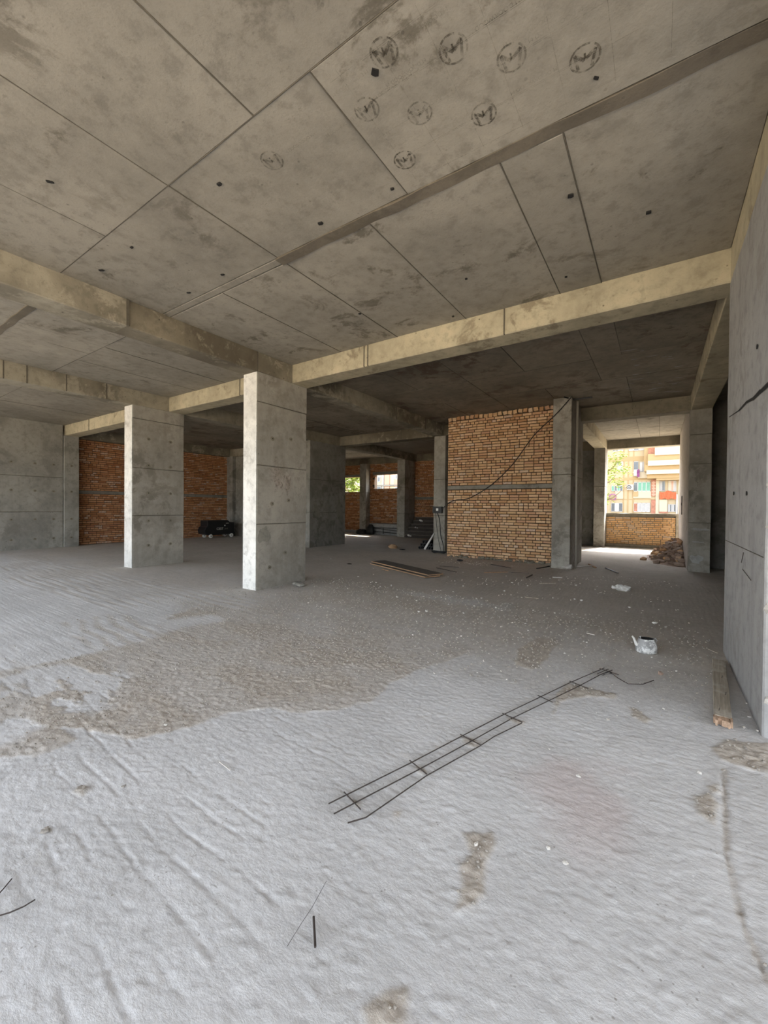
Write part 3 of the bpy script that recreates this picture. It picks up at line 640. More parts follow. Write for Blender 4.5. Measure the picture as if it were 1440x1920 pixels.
def patch(parent, x, cy, cz, ry, rz, mat, name, n=26, axis='x', off=.0045, seed=0):
    rn = random.Random(seed); ph = [rn.uniform(0,6.28) for _ in range(4)]; vs = []
    for j in range(n):
        t = 2*math.pi*j/n; k = 1+.28*math.sin(2*t+ph[0])+.16*math.sin(3*t+ph[1])+.10*math.sin(5*t+ph[2])+.06*math.sin(9*t+ph[3])
        vs.append((x+off, cy+ry*k*math.cos(t), cz+rz*k*math.sin(t)) if axis == 'x' else (cy+ry*k*math.cos(t), x-off, cz+rz*k*math.sin(t)))
    b = [(v[0]-off*1.5, v[1], v[2]) if axis == 'x' else (v[0], v[1]+off*1.5, v[2]) for v in vs]
    MB().add(vs+b, [tuple(range(n))]+[(j, n+j, n+(j+1)%n, (j+1)%n) for j in range(n)]).build(name, M[mat], parent)
patch(c2, -5.932, 4.92, .98, .11, .17, 'patchcem', 'cement_patch', seed=3); patch(c2, -5.932, 5.0, .62, .16, .13, 'col', 'cement_patch', seed=4)
patch(c2, -5.932, 5.2, 2.05, .16, .30, 'pinksmear', 'paint_smear', seed=5); patch(c2, -5.932, 5.45, 1.95, .12, .16, 'pinksmear', 'paint_smear', seed=6)
patch(c6, 12.176, .80, 1.05, .14, .03, 'wallr', 'plaster_patch', axis='y', seed=7); patch(c6, 12.176, .74, .34, .10, .12, 'wallr', 'plaster_patch', axis='y', seed=8); patch(c6, 12.176, .76, .75, .10, .015, 'wallr', 'plaster_patch', axis='y', seed=9)
patch(c3, -10.396, 11.0, 1.35, .16, .22, 'patchcem', 'cement_patch', seed=10); patch(c3, -10.396, 12.3, 1.3, .18, .45, 'patchcem', 'cement_patch', seed=11)
# ------------------------------------------------------------------ concrete walls
wl_ = MB(); cast(wl_, -17.6, -17.13, -.2, 5.52, -.05, 1.245, .5, .006, .01, 50); cast(wl_, -17.6, -17.128, -.2, 5.52, 1.253, 2.42, .5, .006, .01, 51); cast(wl_, -17.6, -17.131, -.2, 5.52, 2.428, H+.01, .5, .006, .01, 52); wl_.box(-17.55,-17.15,-.2,5.5,-.05,H)
wall_left = wl_.build('wall_left', M['wall']); MB().box(-17.5,-17.136,-.19,5.5,1.24,1.258).box(-17.5,-17.136,-.19,5.5,2.415,2.433).build('pour_joint', M['groove'], wall_left); tag(wall_left, 'grey concrete wall at the left with horizontal pour joints', 'wall', kind='structure')
tie_holes(wall_left, [(-17.126, yy, zz) for zz in (.35,1.0,1.95,2.85) for yy in (4.15,4.75,5.25)], 'x')
pil = MB(); cast(pil, -17.6, -17.09, 5.535, 5.98, -.05, ZB+.01, .4, .005, .012, 55); pil = pil.build('column', M['wall']); tag(pil, 'concrete pilaster where the left wall meets the brick wall', 'column', kind='structure')
tie_holes(pil, [(-17.086, 5.75, zz) for zz in (.35,1.0,1.95,2.85)], 'x')
wb_ = MB(); cast(wb_, -17.6, -12.6, 12.45, 12.7, 0, ZB+.01, .6, .005, .01, 57); wb_ = wb_.build('wall_back', M['wall']); tag(wb_, 'dark concrete wall in the back left corner', 'wall', kind='structure')
wr_ = MB(); cast(wr_, .585, .82, 12.58, 18.42, -.05, H+.01, .8, .003, .02, 58); wr_ = wr_.build('wall_passage', M['plaster']); tag(wr_, 'smooth plastered wall right of the street opening', 'wall', kind='structure')
p0 = onx(1279,945,.585)
plate = thing('switch_plate', (.583, float(p0[1]), float(p0[2])-.35), 'dark narrow switch plate on the plastered wall by the street opening', 'switch')
MB().box(.565,.5845,p0[1]-.06,p0[1]+.06,p0[2]-.33,p0[2]+.25).build('cover', M['dark'], plate); MB().box(.558,.566,p0[1]-.02,p0[1]+.02,p0[2]-.04,p0[2]+.04).build('rocker', M['black'], plate)
w2 = MB(); cast(w2, .82, 6.8, 13.2, 13.5, -.05, H+.01, .8, .005, .01, 59)
w2 = w2.build('wall_right_rear', M['wall']); tag(w2, 'dark concrete wall deep behind the flaking column', 'wall', kind='structure')
w3 = MB(); cast(w3, 1.0, 6.8, 5.3, 5.62, -.05, H+.01, .8, .005, .01, 60); w3 = w3.build('wall_partition_blocker', M['wall']); tag(w3, 'added concrete partition blocking light behind the smooth right wall', 'wall', kind='structure')  # unseen wall, added to keep the right recess dark
w4 = MB(); cast(w4, 6.6, 6.9, 5.3, 13.5, -.05, H+.01, 1.0, .005, .01, 61); w4 = w4.build('wall_side', M['wall']); tag(w4, 'concrete wall closing the far right side', 'wall', kind='structure')
w5 = MB(); cast(w5, -5.75, -5.5, 12.7, 18.45, -.02, H+.01, 1.0, .005, .01, 62); w5 = w5.build('wall_inner_blocker', M['wall']); tag(w5, 'concrete wall added to darken the room behind the tan brick wall', 'wall', kind='structure')  # added to shut light out and leave this room black
w6 = MB(); cast(w6, -5.6, -2.15, 18.45, 18.75, -.02, ZB+.01, 1.0, .005, .01, 63); w6 = w6.build('wall_inner_blocker', M['wall']); tag(w6, 'concrete outer wall added to darken the room left of the street opening', 'wall', kind='structure')  # added outer wall that keeps daylight out of the same room
w7 = MB(); cast(w7, -18.05, -17.83, 5.5, 18.8, -.05, H+.01, 1.0, .005, .01, 64); w7 = w7.build('wall_left_rear', M['wall']); tag(w7, 'concrete wall closing the far left end behind the columns', 'wall', kind='structure')

# ------------------------------------------------------------------ brick walls
BR = {}
def brick_mesh(kind, mat, v):
    key = (kind, mat.name, v)
    if key in BR: return BR[key]
    L = {'s': .244, 'h': .115, 'r': .064}[kind]; hgt = .060 if kind != 'r' else .12; d = .07; c = .006; j = .003
    def q(): return random.uniform(-j, j)
    vs = []
    for yy, ins in ((d, 0), (c, 0), (0, c)):
        for (sx, sz) in ((-1,-1),(1,-1),(1,1),(-1,1)):
            vs.append((sx*(L/2-ins)+q(), yy+(q() if yy == 0 else 0), sz*(hgt/2-ins)+q()*.7))
    fs = [(4+i, 4+(i+1)%4, (i+1)%4, i) for i in range(4)]+[(8+i, 8+(i+1)%4, 4+(i+1)%4, 4+i) for i in range(4)]+[(8,9,10,11)]
    BR[key] = MB().add(vs, fs).mesh('brick', mat); return BR[key]
def brick_wall(name, label, org, u, n, length, z0, z1, mat, holes=(), belts=(), limit=300, thick=.26, seed=1, course=.0775, mort='mortar', headers=5, rows_top=None):
    """org: left end of the face on the floor seen from the room; u along the wall; n towards the room"""
    rnd = random.Random(seed); u = Vector((*u,0)); n = Vector((*n,0)); o3 = Vector((*org,0))
    wm = MB()
    def blk(a, b, c, d, f0, f1):
        p = [o3+u*a+n*f0, o3+u*b+n*f0, o3+u*b+n*f1, o3+u*a+n*f1]
        if (u.cross(n)).z < 0: p = p[::-1]
        wm.add([q+Vector((0,0,c)) for q in p]+[q+Vector((0,0,d)) for q in p], [(3,2,1,0),(4,5,6,7),(0,1,5,4),(1,2,6,5),(2,3,7,6),(3,0,4,7)])
    us = sorted({0, length, *[h[0] for h in holes], *[h[1] for h in holes]})
    for a, b in zip(us[:-1], us[1:]):
        zs = [z0]; 
        for h in sorted(holes, key=lambda h: h[2]):
            if h[0] <= a+1e-6 and h[1] >= b-1e-6:
                blk(a, b, zs[-1], h[2], -thick, -.020); zs.append(h[3])
        blk(a, b, zs[-1], z1, -thick, -.020)
    wall = wm.build(name, M[mort]); tag(wall, label, 'wall', kind='structure')
    ang = math.atan2(u.y, u.x); flip = (u.cross(n)).z > 0     # bricks are modelled with the face at -y
    rot = Matrix.Rotation(math.atan2(-n.x, n.y)+math.pi, 4, 'Z')
    items = []; z = z0+.008; row = 0
    while z+course < z1+.012:
        inb = [b for b in belts if z+course > b[0] and z < b[1]]
        if inb: z = inb[0][1]+.004; row += 1; continue
        hd = (row+seed) % headers == 0; bl = .260 if not hd else .130
        x = -rnd.choice((0, .065, .13, .20))
        while x < length-.02:
            k = 'h' if hd else 's'; L = bl
            if not hd and rnd.random() < .16: k = 'h'; L = .130
            a, b = max(x, 0), min(x+L, length)
            if b-a > .05:
                cx, cz = (a+b)/2, z+course/2
                if not any(h[0]-.03 < cx < h[1]+.03 and h[2]-.02 < cz < h[3]+.02 for h in holes):
                    items.append((cx, cz, k, (b-a-.016)/{'s': .244, 'h': .115}[k], rnd.random()))
            x += L
        z += course; row += 1
    if rows_top:   # a course of bricks on edge under the slab
        pass
    def dist(it):
        p = o3+u*it[0]; return (p.x**2+p.y**2+(it[1]-1.5)**2)
    items.sort(key=dist); rest = MB()
    for i, (cx, cz, k, sx, r) in enumerate(items):
        me = brick_mesh(k, mat, int(r*4))
        p = o3+u*cx+n*(rnd.uniform(-.004,.005))+Vector((0,0,cz+rnd.uniform(-.003,.003)))
        mw = Matrix.Translation(p) @ rot @ Matrix.Rotation(rnd.uniform(-.012,.012), 4, 'Y') @ Matrix.Diagonal((sx,1,1,1))
        if i < limit:
            o = bpy.data.objects.new('brick', me); COL.objects.link(o); o.parent = wall; o.matrix_local = mw
        else:
            rest.add([mw @ v.co for v in me.vertices], [tuple(f.vertices) for f in me.polygons])
    if rest.v: tag(rest.build('brick_courses', mat, wall), kind='stuff')
    for (a, b) in belts:
        mb = MB(); pa = o3+n*.002; pb = o3+u*length-n*.2
        cast(mb, min(pa.x,pb.x), max(pa.x,pb.x), min(pa.y,pb.y), max(pa.y,pb.y), a, b, .3, .004, .006, seed); mb.build('concrete_belt', M['band'], wall)
    return wall
front = brick_wall('wall_center', 'tan brick wall in the middle of the hall with a grey concrete belt', (-5.36,11.40), (1,0), (0,-1), 3.13, .02, 4.14, M['tan'], belts=((2.06,2.17),), seed=5, thick=.38)
top = MB()
for i in range(22):
    x = -5.3+.14*i; top.obox((x,11.44+random.uniform(-.02,.02),4.17+random.uniform(-.01,.02)), (.052,.06,.05), Matrix.Rotation(random.uniform(-.2,.2),3,'Y'), .008)
tag(top.build('brick_filling', M['tan'], front), kind='stuff')
MB().box(-5.34,-2.24,11.46,11.74,4.12,H+.01).build('mortar_bed', M['mortar2'], front)
dbm = MB()
for i in range(60): x = random.uniform(-5.3,-2.3); dbm.stone((x, 11.36+random.uniform(-.06,.03), .03+random.uniform(0,.05)), random.uniform(.03,.08), .6)
tag(dbm.build('mortar_rubble', M['mortar2'], front), kind='stuff')
brick_wall('wall_left_brick', 'dark red brick wall at the back of the left side with a grey belt', (-17.55,5.98), (0,1), (1,0), 6.32, .03, 3.9, M['red'], belts=((1.90,2.02),), seed=3)
far = brick_wall('wall_far', 'far red brick wall pierced by two windows', (-17.55,18.50), (1,0), (0,-1), 11.9, .02, 3.9, M['red'], holes=((1.6,3.42,2.38,3.22),(4.42,6.12,2.53,3.30)), limit=0, seed=8, belts=())
for (a, b, c, d) in ((-15.95,-14.13,3.22,3.36),(-13.13,-11.43,3.30,3.46)): MB().box(a-.1,b+.1,18.47,18.75,c,d).build('lintel', M['band'], far)
for (a, b) in ((-14.12,-14.0),(-11.42,-11.25)): MB().box(a,b,18.47,18.6,.1,3.88).build('tie_post', M['band'], far)
for (a, b) in ((-13.98,-13.85),(-11.2,-11.0),(-10.5,-9.0)): MB().box(a,b,18.47,18.6,1.92,2.06).build('concrete_belt', M['band'], far)
MB().box(-16.9,-14.1,18.2,18.5,.0,.2).build('kerb', M['wallr'], far)
par = brick_wall('parapet', 'low orange brick parapet across the street opening', (-1.77,18.62), (1,0), (0,-1), 2.38, .06, 1.28, M['orange'], seed=9, thick=.26, course=.0765, mort='mortar2')
cap = MB(); cast(cap, -1.77, .62, 18.56, 18.9, 1.27, 1.36, .12, .014, .01, 77); cap.build('mortar_cap', M['mortar2'], par)
foot = MB(); cast(foot, -1.78, .62, 18.38, 18.66, -.04, .17, .15, .03, .04, 78); foot.build('mortar_fillet', M['mortar2'], par)
sd = MB(); cast(sd, .50, .60, 18.58, 18.64, .1, 1.3, .12, .012, .008, 79); sd.build('mortar_smear', M['mortar2'], par)

# ------------------------------------------------------------------ landing and stairs by the far windows
ld = MB(); cast(ld, -12.95, -10.95, 17.8, 18.5, .40, .64, .4, .006, .02, 81); cast(ld, -12.75, -10.95, 17.95, 18.5, .0, .40, .4, .006, .01, 82)
ld = ld.build('landing', M['wallr']); tag(ld, 'low concrete landing under the right far window', 'landing', kind='structure')
st = thing('staircase', (-9.6, 17.2, .03), 'flight of dark steps rising to the landing beyond the grey column', 'stairs')
for i in range(6):
    mb = MB(); cast(mb, -10.35+.02*(i%2), -8.7, 17.25+.19*i, 17.25+.19*i+.26, .04+.165*i, .04+.165*(i+1)-.035, .5, .01, .01, 90+i); mb.build('riser', M['dark'], st)
    MB().obox((-9.5+random.uniform(-.02,.02), 17.22+.19*i+.13, .04+.165*(i+1)-.018), (.86,.15,.017), Matrix.Rotation(random.uniform(-.01,.01),3,'Z')).build('tread', M['tread'], st)
for i, (px, py, r) in enumerate(((766,1004,.075),(779,989,.05),(788,976,.06))):
    q = ony(px, py, 17.15+.25*i); mb = MB(); mb.stone(q, r, .8, .4); mb.stone((q[0]+.12,q[1]-.03,q[2]-.02), r*.7, .8, .4)
    o = mb.build('crumpled_bag', M['white']); rebase(o, (q[0],q[1],q[2]-r*.5)); tag(o, ['crumpled white plastic at the foot of the dark stairs','crumpled pale plastic on the middle of the dark stairs','crumpled pale plastic near the top of the dark stairs'][i], 'plastic')
fr = thing('framework', (-11.7, 17.7, .05), 'thin black steel barrier leaning against the low landing', 'framework')  # rectangular frame of black steel rods
def PQ(px, py, y=17.72): return ony(px, py, y)
for a, b in (((699,989),(755,991)),((699,996),(753,1001)),((700,990),(756,997))): MB().tube([PQ(*a), PQ(*b)], .016, 6).build('bar', M['black'], fr)
for a, b in (((718.5,989),(718.5,1001)),((751.5,985),(751.5,1005))): MB().tube([PQ(*a), PQ(*b)], .02, 6).build('upright', M['black'], fr)
def bag(px, py, w, h, label, y=17.7):
    q = ony(px, py, y); zf = .05; mb = MB()
    def f(p, an): return Vector((p.x*(1+.18*math.sin(3*an+px)), p.y*.7*(1+.15*math.cos(2*an)), p.z*(1+.08*math.sin(5*an))))
    mb.lathe([(w*.42,0),(w*.5,h*.3),(w*.45,h*.7),(w*.25,h*.95),(w*.08,h)], 14, (0,0,0), f, capa=True, capb=True)
    o = mb.build('sack', M['black'], smooth=True); o.location = (q[0], q[1], zf); tag(o, label, 'sack')
bag(695, 1000, .5, .52, 'upright black sack beside the low landing'); bag(678, 998, .75, .26, 'slumped black sack below the far wall between windows')
# ------------------------------------------------------------------ compressor
cp = thing('compressor', (-16.75, 11.22, .068), 'black canopied compressor on white wheels by the left brick wall', 'compressor')
def local(mb, name, mat, par, smooth=False):
    o = bpy.data.objects.new(name, mb.mesh(name, mat, smooth)); COL.objects.link(o); o.parent = par; return o
prof = [(-.76,.20),(-.80,.34),(-.72,.50),(-.66,.52),(-.66,.76),(.40,.76),(.46,.70),(.70,.68),(.74,.20),(.70,.14),(-.62,.14)]
mb = MB(); vs = [(x, y, z) for x in (-.28,.28) for y, z in prof]; k = len(prof)
mb.add(vs, [tuple(range(k-1,-1,-1)), tuple(range(k,2*k))]+[(i,(i+1)%k,k+(i+1)%k,k+i) for i in range(k)])
cas = local(mb, 'casing', M['black'], cp); bv = cas.modifiers.new('b', 'BEVEL'); bv.width = .025; bv.segments = 2
mb = MB(); mb.box(-.26,.26,-.63,.38,.76,.785); local(mb, 'lid', M['rubber'], cp)
for yy in (-.5,.55):
    for xx in (-.22,.27):
        w = local(MB().lathe([(.0,-.03),(.045,-.03),(.085,-.025),(.085,.025),(.045,.03),(.0,.03)], 18, (xx,yy,.088), axis='X'), 'wheel', M['white'], cp)
        local(MB().lathe([(.0,.035),(.022,.035),(.022,.028)], 10, (xx,yy,.088), axis='X'), 'hub', M['black'], w)
local(MB().tube([(0,.74,.3),(0,.86,.16),(0,.9,.02)], .018, 8), 'tow_bar', M['black'], cp)
local(MB().tube([(.15,.74,.34),(.15,.82,.2),(.15,.84,.02)], .014, 8), 'hose', M['rubber'], cp)
local(MB().box(.28,.286,.17,.23,.52,.57), 'gauge', M['white'], cp); local(MB().box(.28,.286,.26,.40,.635,.655), 'badge', M['greypipe'], cp)
t = bpy.data.objects.new('lettering', text_mesh('CEST', .15, M['white'])); COL.objects.link(t); t.parent = cp; t.location = (.284,-.05,.40); t.rotation_euler = (math.pi/2,0,math.pi/2); t['label'] = 'white lettering'
t = bpy.data.objects.new('lettering', text_mesh('prof', .10, M['mortar2'])); COL.objects.link(t); t.parent = cp; t.location = (.284,.27,.40); t.rotation_euler = (math.pi/2,0,math.pi/2)
# ------------------------------------------------------------------ electric box, cables, pipe on the middle columns
e0 = ony(822, 956, 12.31)
eb = thing('electric_box', (e0[0], 12.32, e0[2]-.12), 'small black electric box with a white label on the grey column', 'electric box')
MB().box(e0[0]-.16,e0[0]+.16,12.20,12.318,e0[2]-.11,e0[2]+.11).build('housing', M['black'], eb); MB().box(e0[0]-.03,e0[0]+.05,12.194,12.2,e0[2]-.03,e0[2]+.05).build('sticker', M['white'], eb)
MB().box(e0[0]-.13,e0[0]-.06,12.19,12.2,e0[2]-.06,e0[2]-.02).build('switch', M['rubber'], eb)
def cable(pts, r, label, mat='rubber', cat='cable', sub=6, name='cable'):
    P = [Vector(p) for p in pts]; out = []
    for i in range(len(P)-1):
        a = P[max(i-1,0)]; b = P[i]; c = P[i+1]; d = P[min(i+2,len(P)-1)]
        for k in range(sub):
            t = k/sub; out.append(.5*((2*b)+(c-a)*t+(2*a-5*b+4*c-d)*t*t+(3*b-a-3*c+d)*t**3))
    out.append(P[-1]); o = MB().tube(out, r, 6).build(name, M[mat], smooth=True); zb = min(out, key=lambda p: p.z); rebase(o, zb); return tag(o, label, cat)
ex = e0[0]
cable([(ex-.06,12.24,e0[2]-.11),(ex-.03,12.25,.9),(ex+.06,12.24,.4),(ex+.17,12.2,.06)], .008, 'thin black cable hanging straight down from the electric box')
cable([(ex+.0,12.24,e0[2]-.11),(ex+.09,12.22,1.1),(ex+.13,12.24,.6),(ex+.24,12.2,.3),(ex+.27,12.16,.06)], .013, 'thick wavy black cable hanging from the electric box')
mb = MB()
for k in range(3):
    mb.tube([(ex+.2+(.20+.03*k)*math.cos(a*.35), 11.98+.12*math.sin(a*.35), .06+.015*k+.012*math.sin(a)) for a in range(19)], .012, 6)
o = mb.build('cable_coil', M['rubber'], smooth=True); rebase(o, (ex+.2,11.98,.04)); tag(o, 'black cable coiled on the floor below the electric box', 'cable')
cable([ony(1074,741,10.77),ony(1056,762,10.775),ony(1038,781,10.78),ony(1000,818,11.0),ony(960,872,11.36),ony(920,910,11.37),ony(880,934,11.37),ony(858,937,11.372),ony(845,941,11.372),ony(836,948,11.45),(ex+.15,12.24,e0[2]+.02)], .012, 'black cable sagging across the tan brick wall to the electric box')
pp = thing('pipe', (-1.70, 11.25, .03), 'thin grey pipe standing against the tall column beside the brick wall', 'pipe')
MB().tube([(-1.735,11.2,4.2),(-1.74,11.2,2.2),(-1.725,11.22,.06)], .026, 8).build('riser', M['greypipe'], pp, True)
MB().tube([(-1.725,11.22,.06),(-1.55,11.5,.055),(-1.40,11.62,.06)], .017, 8).build('foot', M['greypipe'], pp, True)
br = thing('ceiling_bracket', (-1.62,11.0,4.2), 'dark steel bar fixed under the ceiling above the tall column', 'bracket')
MB().box(-1.80,-1.38,10.98,11.03,4.195,4.225).build('bar', M['black'], br); MB().tube([(-1.79,11.0,4.2),(-1.95,10.66,4.215)], .014, 6).build('stay', M['black'], br)
# leaning white pole and bundle of black pipes
pl = [ony(796,1031,12.0), ony(814,1000,12.3)]
o = MB().tube([Vector(pl[0])+Vector((0,0,.02)), Vector(pl[1])], [.035,.028], 10).build('pole', M['white'], smooth=True); rebase(o, pl[0]); tag(o, 'white pole leaning against the left edge of the grey column', 'pole')
k = 0
for row, n in ((0,5),(1,4),(2,2)):
    for i in range(n):
        q = onz(783+5.5*i+(row*3 if row else 0)+row*6, 1031.5, .09); r = .058
        c = Vector((-6.98+.124*i+.062*row+(.25 if row == 2 else 0)*0, 12.62+.03*((i*3+row)%4), .045+r+row*.102)); d = Vector((0,1.0,0))
        L = 1.5+.12*((i*7+row)%3); mb = MB(); n_ = 14; e1 = d.cross(Vector((0,0,1))).normalized(); e2 = e1.cross(d); vs = []
        for (rr, t) in ((r,L),(r,0),(r*.72,0),(r*.72,L)):
            for j in range(n_): a = 2*math.pi*j/n_; vs.append(d*t+(e1*math.cos(a)+e2*math.sin(a))*rr)
        mb.add(vs, [(g*n_+j, g*n_+(j+1)%n_, (g+1)%4*n_+(j+1)%n_, (g+1)%4*n_+j) for g in range(4) for j in range(n_)])
        o = mb.build('plastic_pipe', M['black'], smooth=False); o.location = c; tag(o, 'black plastic pipe in the bundle behind the leaning white pole', 'pipe', 'black pipes bundled behind the grey column'); k += 1
# ------------------------------------------------------------------ boards and planks
def board(name, a, b, w, t, z, label, mat, edge=None, side=1, cat='board', group=None):
    a = Vector((a[0],a[1],0)); b = Vector((b[0],b[1],0)); d = b-a; L = d.length; rz = math.atan2(d.y, d.x)-math.pi/2
    r = thing(name, (a.x, a.y, z), label, cat, group, rz)
    x0, x1 = (0, w*side) if side > 0 else (w*side, 0)
    mb = MB(); mb.box(x0, x1, 0, L, 0, t); bm = local(mb, 'panel', M[mat], r)
    if edge:
        e = t*.12; local(MB().box(x1, x1+.002, 0, L, e, t-e).box(x0-.002, x0, 0, L, e, t-e).box(x0, x1, -.002, 0, e, t-e).box(x0, x1, L, L+.002, e, t-e), 'edge', M[edge], r)
    return r
A = onz(694,1058,.02); B = onz(797,1084,.02)
board('plywood_board', A, B, .40, .026, .025, 'long grey plywood board lying on the floor, lower of two', 'ply', 'plyedge', -1)
A2 = onz(697,1054,.05); B2 = onz(803,1080,.05)
board('plywood_board', A2, B2, .40, .026, .052, 'long grey plywood board lying on top of another, slightly skewed', 'ply', 'plyedge', -1)
pk = thing('timber_plank', (.385, 3.66, .0), 'weathered timber plank with a broken end beside the right wall', 'plank', rz=math.atan2(-.115, 1.44))
mb = MB();
cast(mb, -.05, .05, .05, 1.46, .004, .052, .12, .004, .004, 120); local(mb, 'shaft', M['plank'], pk)
mb = MB(); 
for i in range(9):
    x = -.046+.0115*i; l = random.uniform(-.03,.015); mb.obox((x,.03+l/2,.028+random.uniform(-.004,.003)), (.0062,.03-l/2,.021), None, .002)
local(mb, 'splintered_end', M['endwood'], pk)
for (x, y) in ((-.02,.14),(.025,.5),(.01,.9)):
    local(MB().tube([(x,y,.05),(x+.004,y,.075)], .0022, 5), 'nail', M['rust'], pk)
# ------------------------------------------------------------------ kettle
q = onz(1212,1223); kt = thing('kettle', (float(q[0]), float(q[1]), .0), 'battered grey and white kettle without a lid on the floor', 'kettle', rz=math.radians(30))
def dent(p, an):
    k = 1+.05*math.sin(2*an+1)+.035*math.sin(5*an)*(.4+p.z*5); f = 1-.10*max(0, math.cos(an+2.2))*(p.z/.15)
    return Vector((p.x*k*1.0, p.y*k*f*.92, p.z*(1+.0*math.cos(an))))
bd = local(MB().lathe([(.0,.004),(.088,.003),(.097,.010),(.100,.045),(.097,.080),(.089,.108),(.077,.128),(.070,.138),(.073,.147),(.068,.147)], 40, (0,0,0), dent), 'body', M['kettle'], kt, True)
local(MB().lathe([(.068,.147),(.066,.136),(.074,.124),(.088,.08),(.090,.02),(.0,.014)], 40, (0,0,0), dent), 'inside', M['hole'], kt, True)  # shade inside the kettle is put in as black colour
local(MB().tube([(-.078,0,.072),(-.105,0,.085),(-.118,0,.118),(-.132,0,.150),(-.146,0,.166)], [.020,.016,.012,.010,.0085], 12, False), 'spout', M['white'], kt, True)
ear = local(MB().tube([(.066,.0,.128),(.088,0,.150),(.106,0,.128),(.090,0,.108)], .0055, 8), 'handle_lug', M['kettle'], kt, True)
local(MB().tube([(-.056,.01,.142),(-.062,.01,.166),(-.052,.01,.168)], .005, 8), 'handle_lug', M['kettle'], kt, True)
# ------------------------------------------------------------------ reinforcing mesh and wires
def zf(x, y): return float(floor_z(x, y))+.008
rm = thing('rebar_ladder', (-.9, 2.7, .0), 'long rusty rebar ladder lying on the pale floor', 'rebar')
def rod(pxs, name, r=.0032, dz=0.0, par=rm):
    P = [onz(*p) for p in pxs]; P = [Vector((p[0],p[1],zf(p[0],p[1])+dz)) for p in P]; return MB().tube(P, r, 6).build(name, M['rust'], par)
rod([(616,1510),(768,1434),(863,1384),(942,1343),(1068,1282),(1133,1254)], 'rod'); rod([(626,1529),(790,1443),(880,1394),(960,1349),(1080,1291),(1125,1267),(1148,1258)], 'rod')
rod([(652,1546),(686,1536),(800,1457),(900,1401),(927,1383),(978,1358)], 'rod')
for a, b in (((645,1490),(676,1523)),((768,1430),(800,1456)),((863,1381),(901,1401)),((942,1341),(979,1358)),((1008,1307),(1036,1320)),((1068,1280),(1103,1294)),((1124,1256),(1160,1268))): rod([a, b], 'tie', .0034, .006)
w = [(1120,1266),(1140,1258),(1147,1265),(1130,1270),(1142,1262),(1160,1276),(1178,1285),(1205,1287),(1226,1278),(1213,1284)]
o = MB().tube([Vector((*onz(*p)[:2], .012+.006*(i%2))) for i, p in enumerate(w)], .0032, 6).build('wire', M['rust'], smooth=True); rebase(o, (*onz(1140,1258)[:2], .006)); tag(o, 'bent rusty wire curling from the far end of the rebar ladder', 'wire')
for pts, lab in (((( -6,1722),(20,1714),(45,1703),(66,1690)), 'longer thin rusty wire at the edge of the pale floor'), (((-8,1686),(8,1668),(22,1651)), 'shorter thin rusty wire at the edge of the pale floor'), (((538,1779),(565,1735),(585,1705),(612,1655)), 'hair-thin wire lying beside the short steel rod')):
    r = .0024 if 'hair' not in lab else .0009
    o = MB().tube([Vector((*onz(*p)[:2], .007)) for p in pts], r, 6).build('wire', M['rust']); rebase(o, (*onz(*pts[0])[:2], .004)); tag(o, lab, 'wire')
o = MB().tube([Vector((*onz(588,1724)[:2], .010)), Vector((*onz(591,1781)[:2], .010))], .0042, 8).build('steel_rod', M['rust']); rebase(o, (*onz(591,1781)[:2], .006)); tag(o, 'short straight rusty steel rod lying on the pale floor', 'rod')
# ------------------------------------------------------------------ sticks, scraps, stones
sticks = [((818,1067),(856,1075),.016,'dark','thin dark stick between the plywood boards and the brick wall'),((824,1064),(861,1066),.012,'dark','thin dark stick lying along the brick wall, nearest the electric box'),((908,1076),(952,1075),.014,'plyedge','pale brown stick below the middle of the brick wall'),((920,1061),(958,1068),.018,'dark','dark stick leaning in the rubble at the brick wall foot'),((987,1086),(998,1080),.022,'black','short black stick in front of the tall column'),((1036,1085),(1054,1086),.028,'stone','short whitish stick in front of the tall column'),((1012,1096),(1041,1096),.016,'plank','grey stick farther out on the floor before the tall column'),((958,1076),(992,1077),.009,'dark','very thin dark stick before the right half of the brick wall'),((1006,1069),(1030,1065),.03,'black','black strip lying at the foot of the brick wall beside the column'),((1135,1068),(1159,1078),.03,'black','black strip on the floor before the street opening'),((985,1121),(1010,1124),.010,'plank','pale sliver in the middle of the dusty floor'),((716,1069),(729,1072),.014,'plyedge','pale wood chip beside the plywood boards'),((1100,1189),(1115,1192),.008,'stone','whitish sliver behind the kettle'),((1328,1219),(1345,1226),.008,'plank','grey sliver at the foot of the smooth wall'),((1104,1061),(1117,1068),.05,'plyedge','flat pale wood scrap at the foot of the grey pipe'),((412,1432),(432,1448),.004,'stone','thin pale sliver on the pale foreground floor')]
for a, b, wd, mt, lab in sticks:
    A = onz(*a); B = onz(*b); z = float(floor_z(A[0],A[1])); d = Vector(B-A); d.z = 0
    mb = MB(); mb.obox((0,0,0), (d.length/2, wd/2, min(wd,.02)*.45), Matrix.Rotation(math.atan2(d.y,d.x),3,'Z'), .002)
    o = mb.build('stick', M[mt]); o.location = ((A[0]+B[0])/2,(A[1]+B[1])/2,z+.012); tag(o, lab, 'stick')
def lump(px, py, r, mat, lab, cat, name, n=1, sq=.6):
    q = onz(px, py); mb = MB(); z = float(floor_z(q[0],q[1]))
    if z > .01: q = onz(px, py, z)
    for i in range(n): mb.stone((random.uniform(-r,r)*(i>0), random.uniform(-r,r)*(i>0)*.6, r*sq*.75+.002), r*(1 if i == 0 else random.uniform(.4,.8)), sq, .35)
    o = mb.build(name, M[mat]); o.location = (q[0],q[1],z-.002); return tag(o, lab, cat)
lump(1162,1107,.10,'white','crumpled white plastic bag on the dusty floor','plastic','crumpled_bag',3,.7)
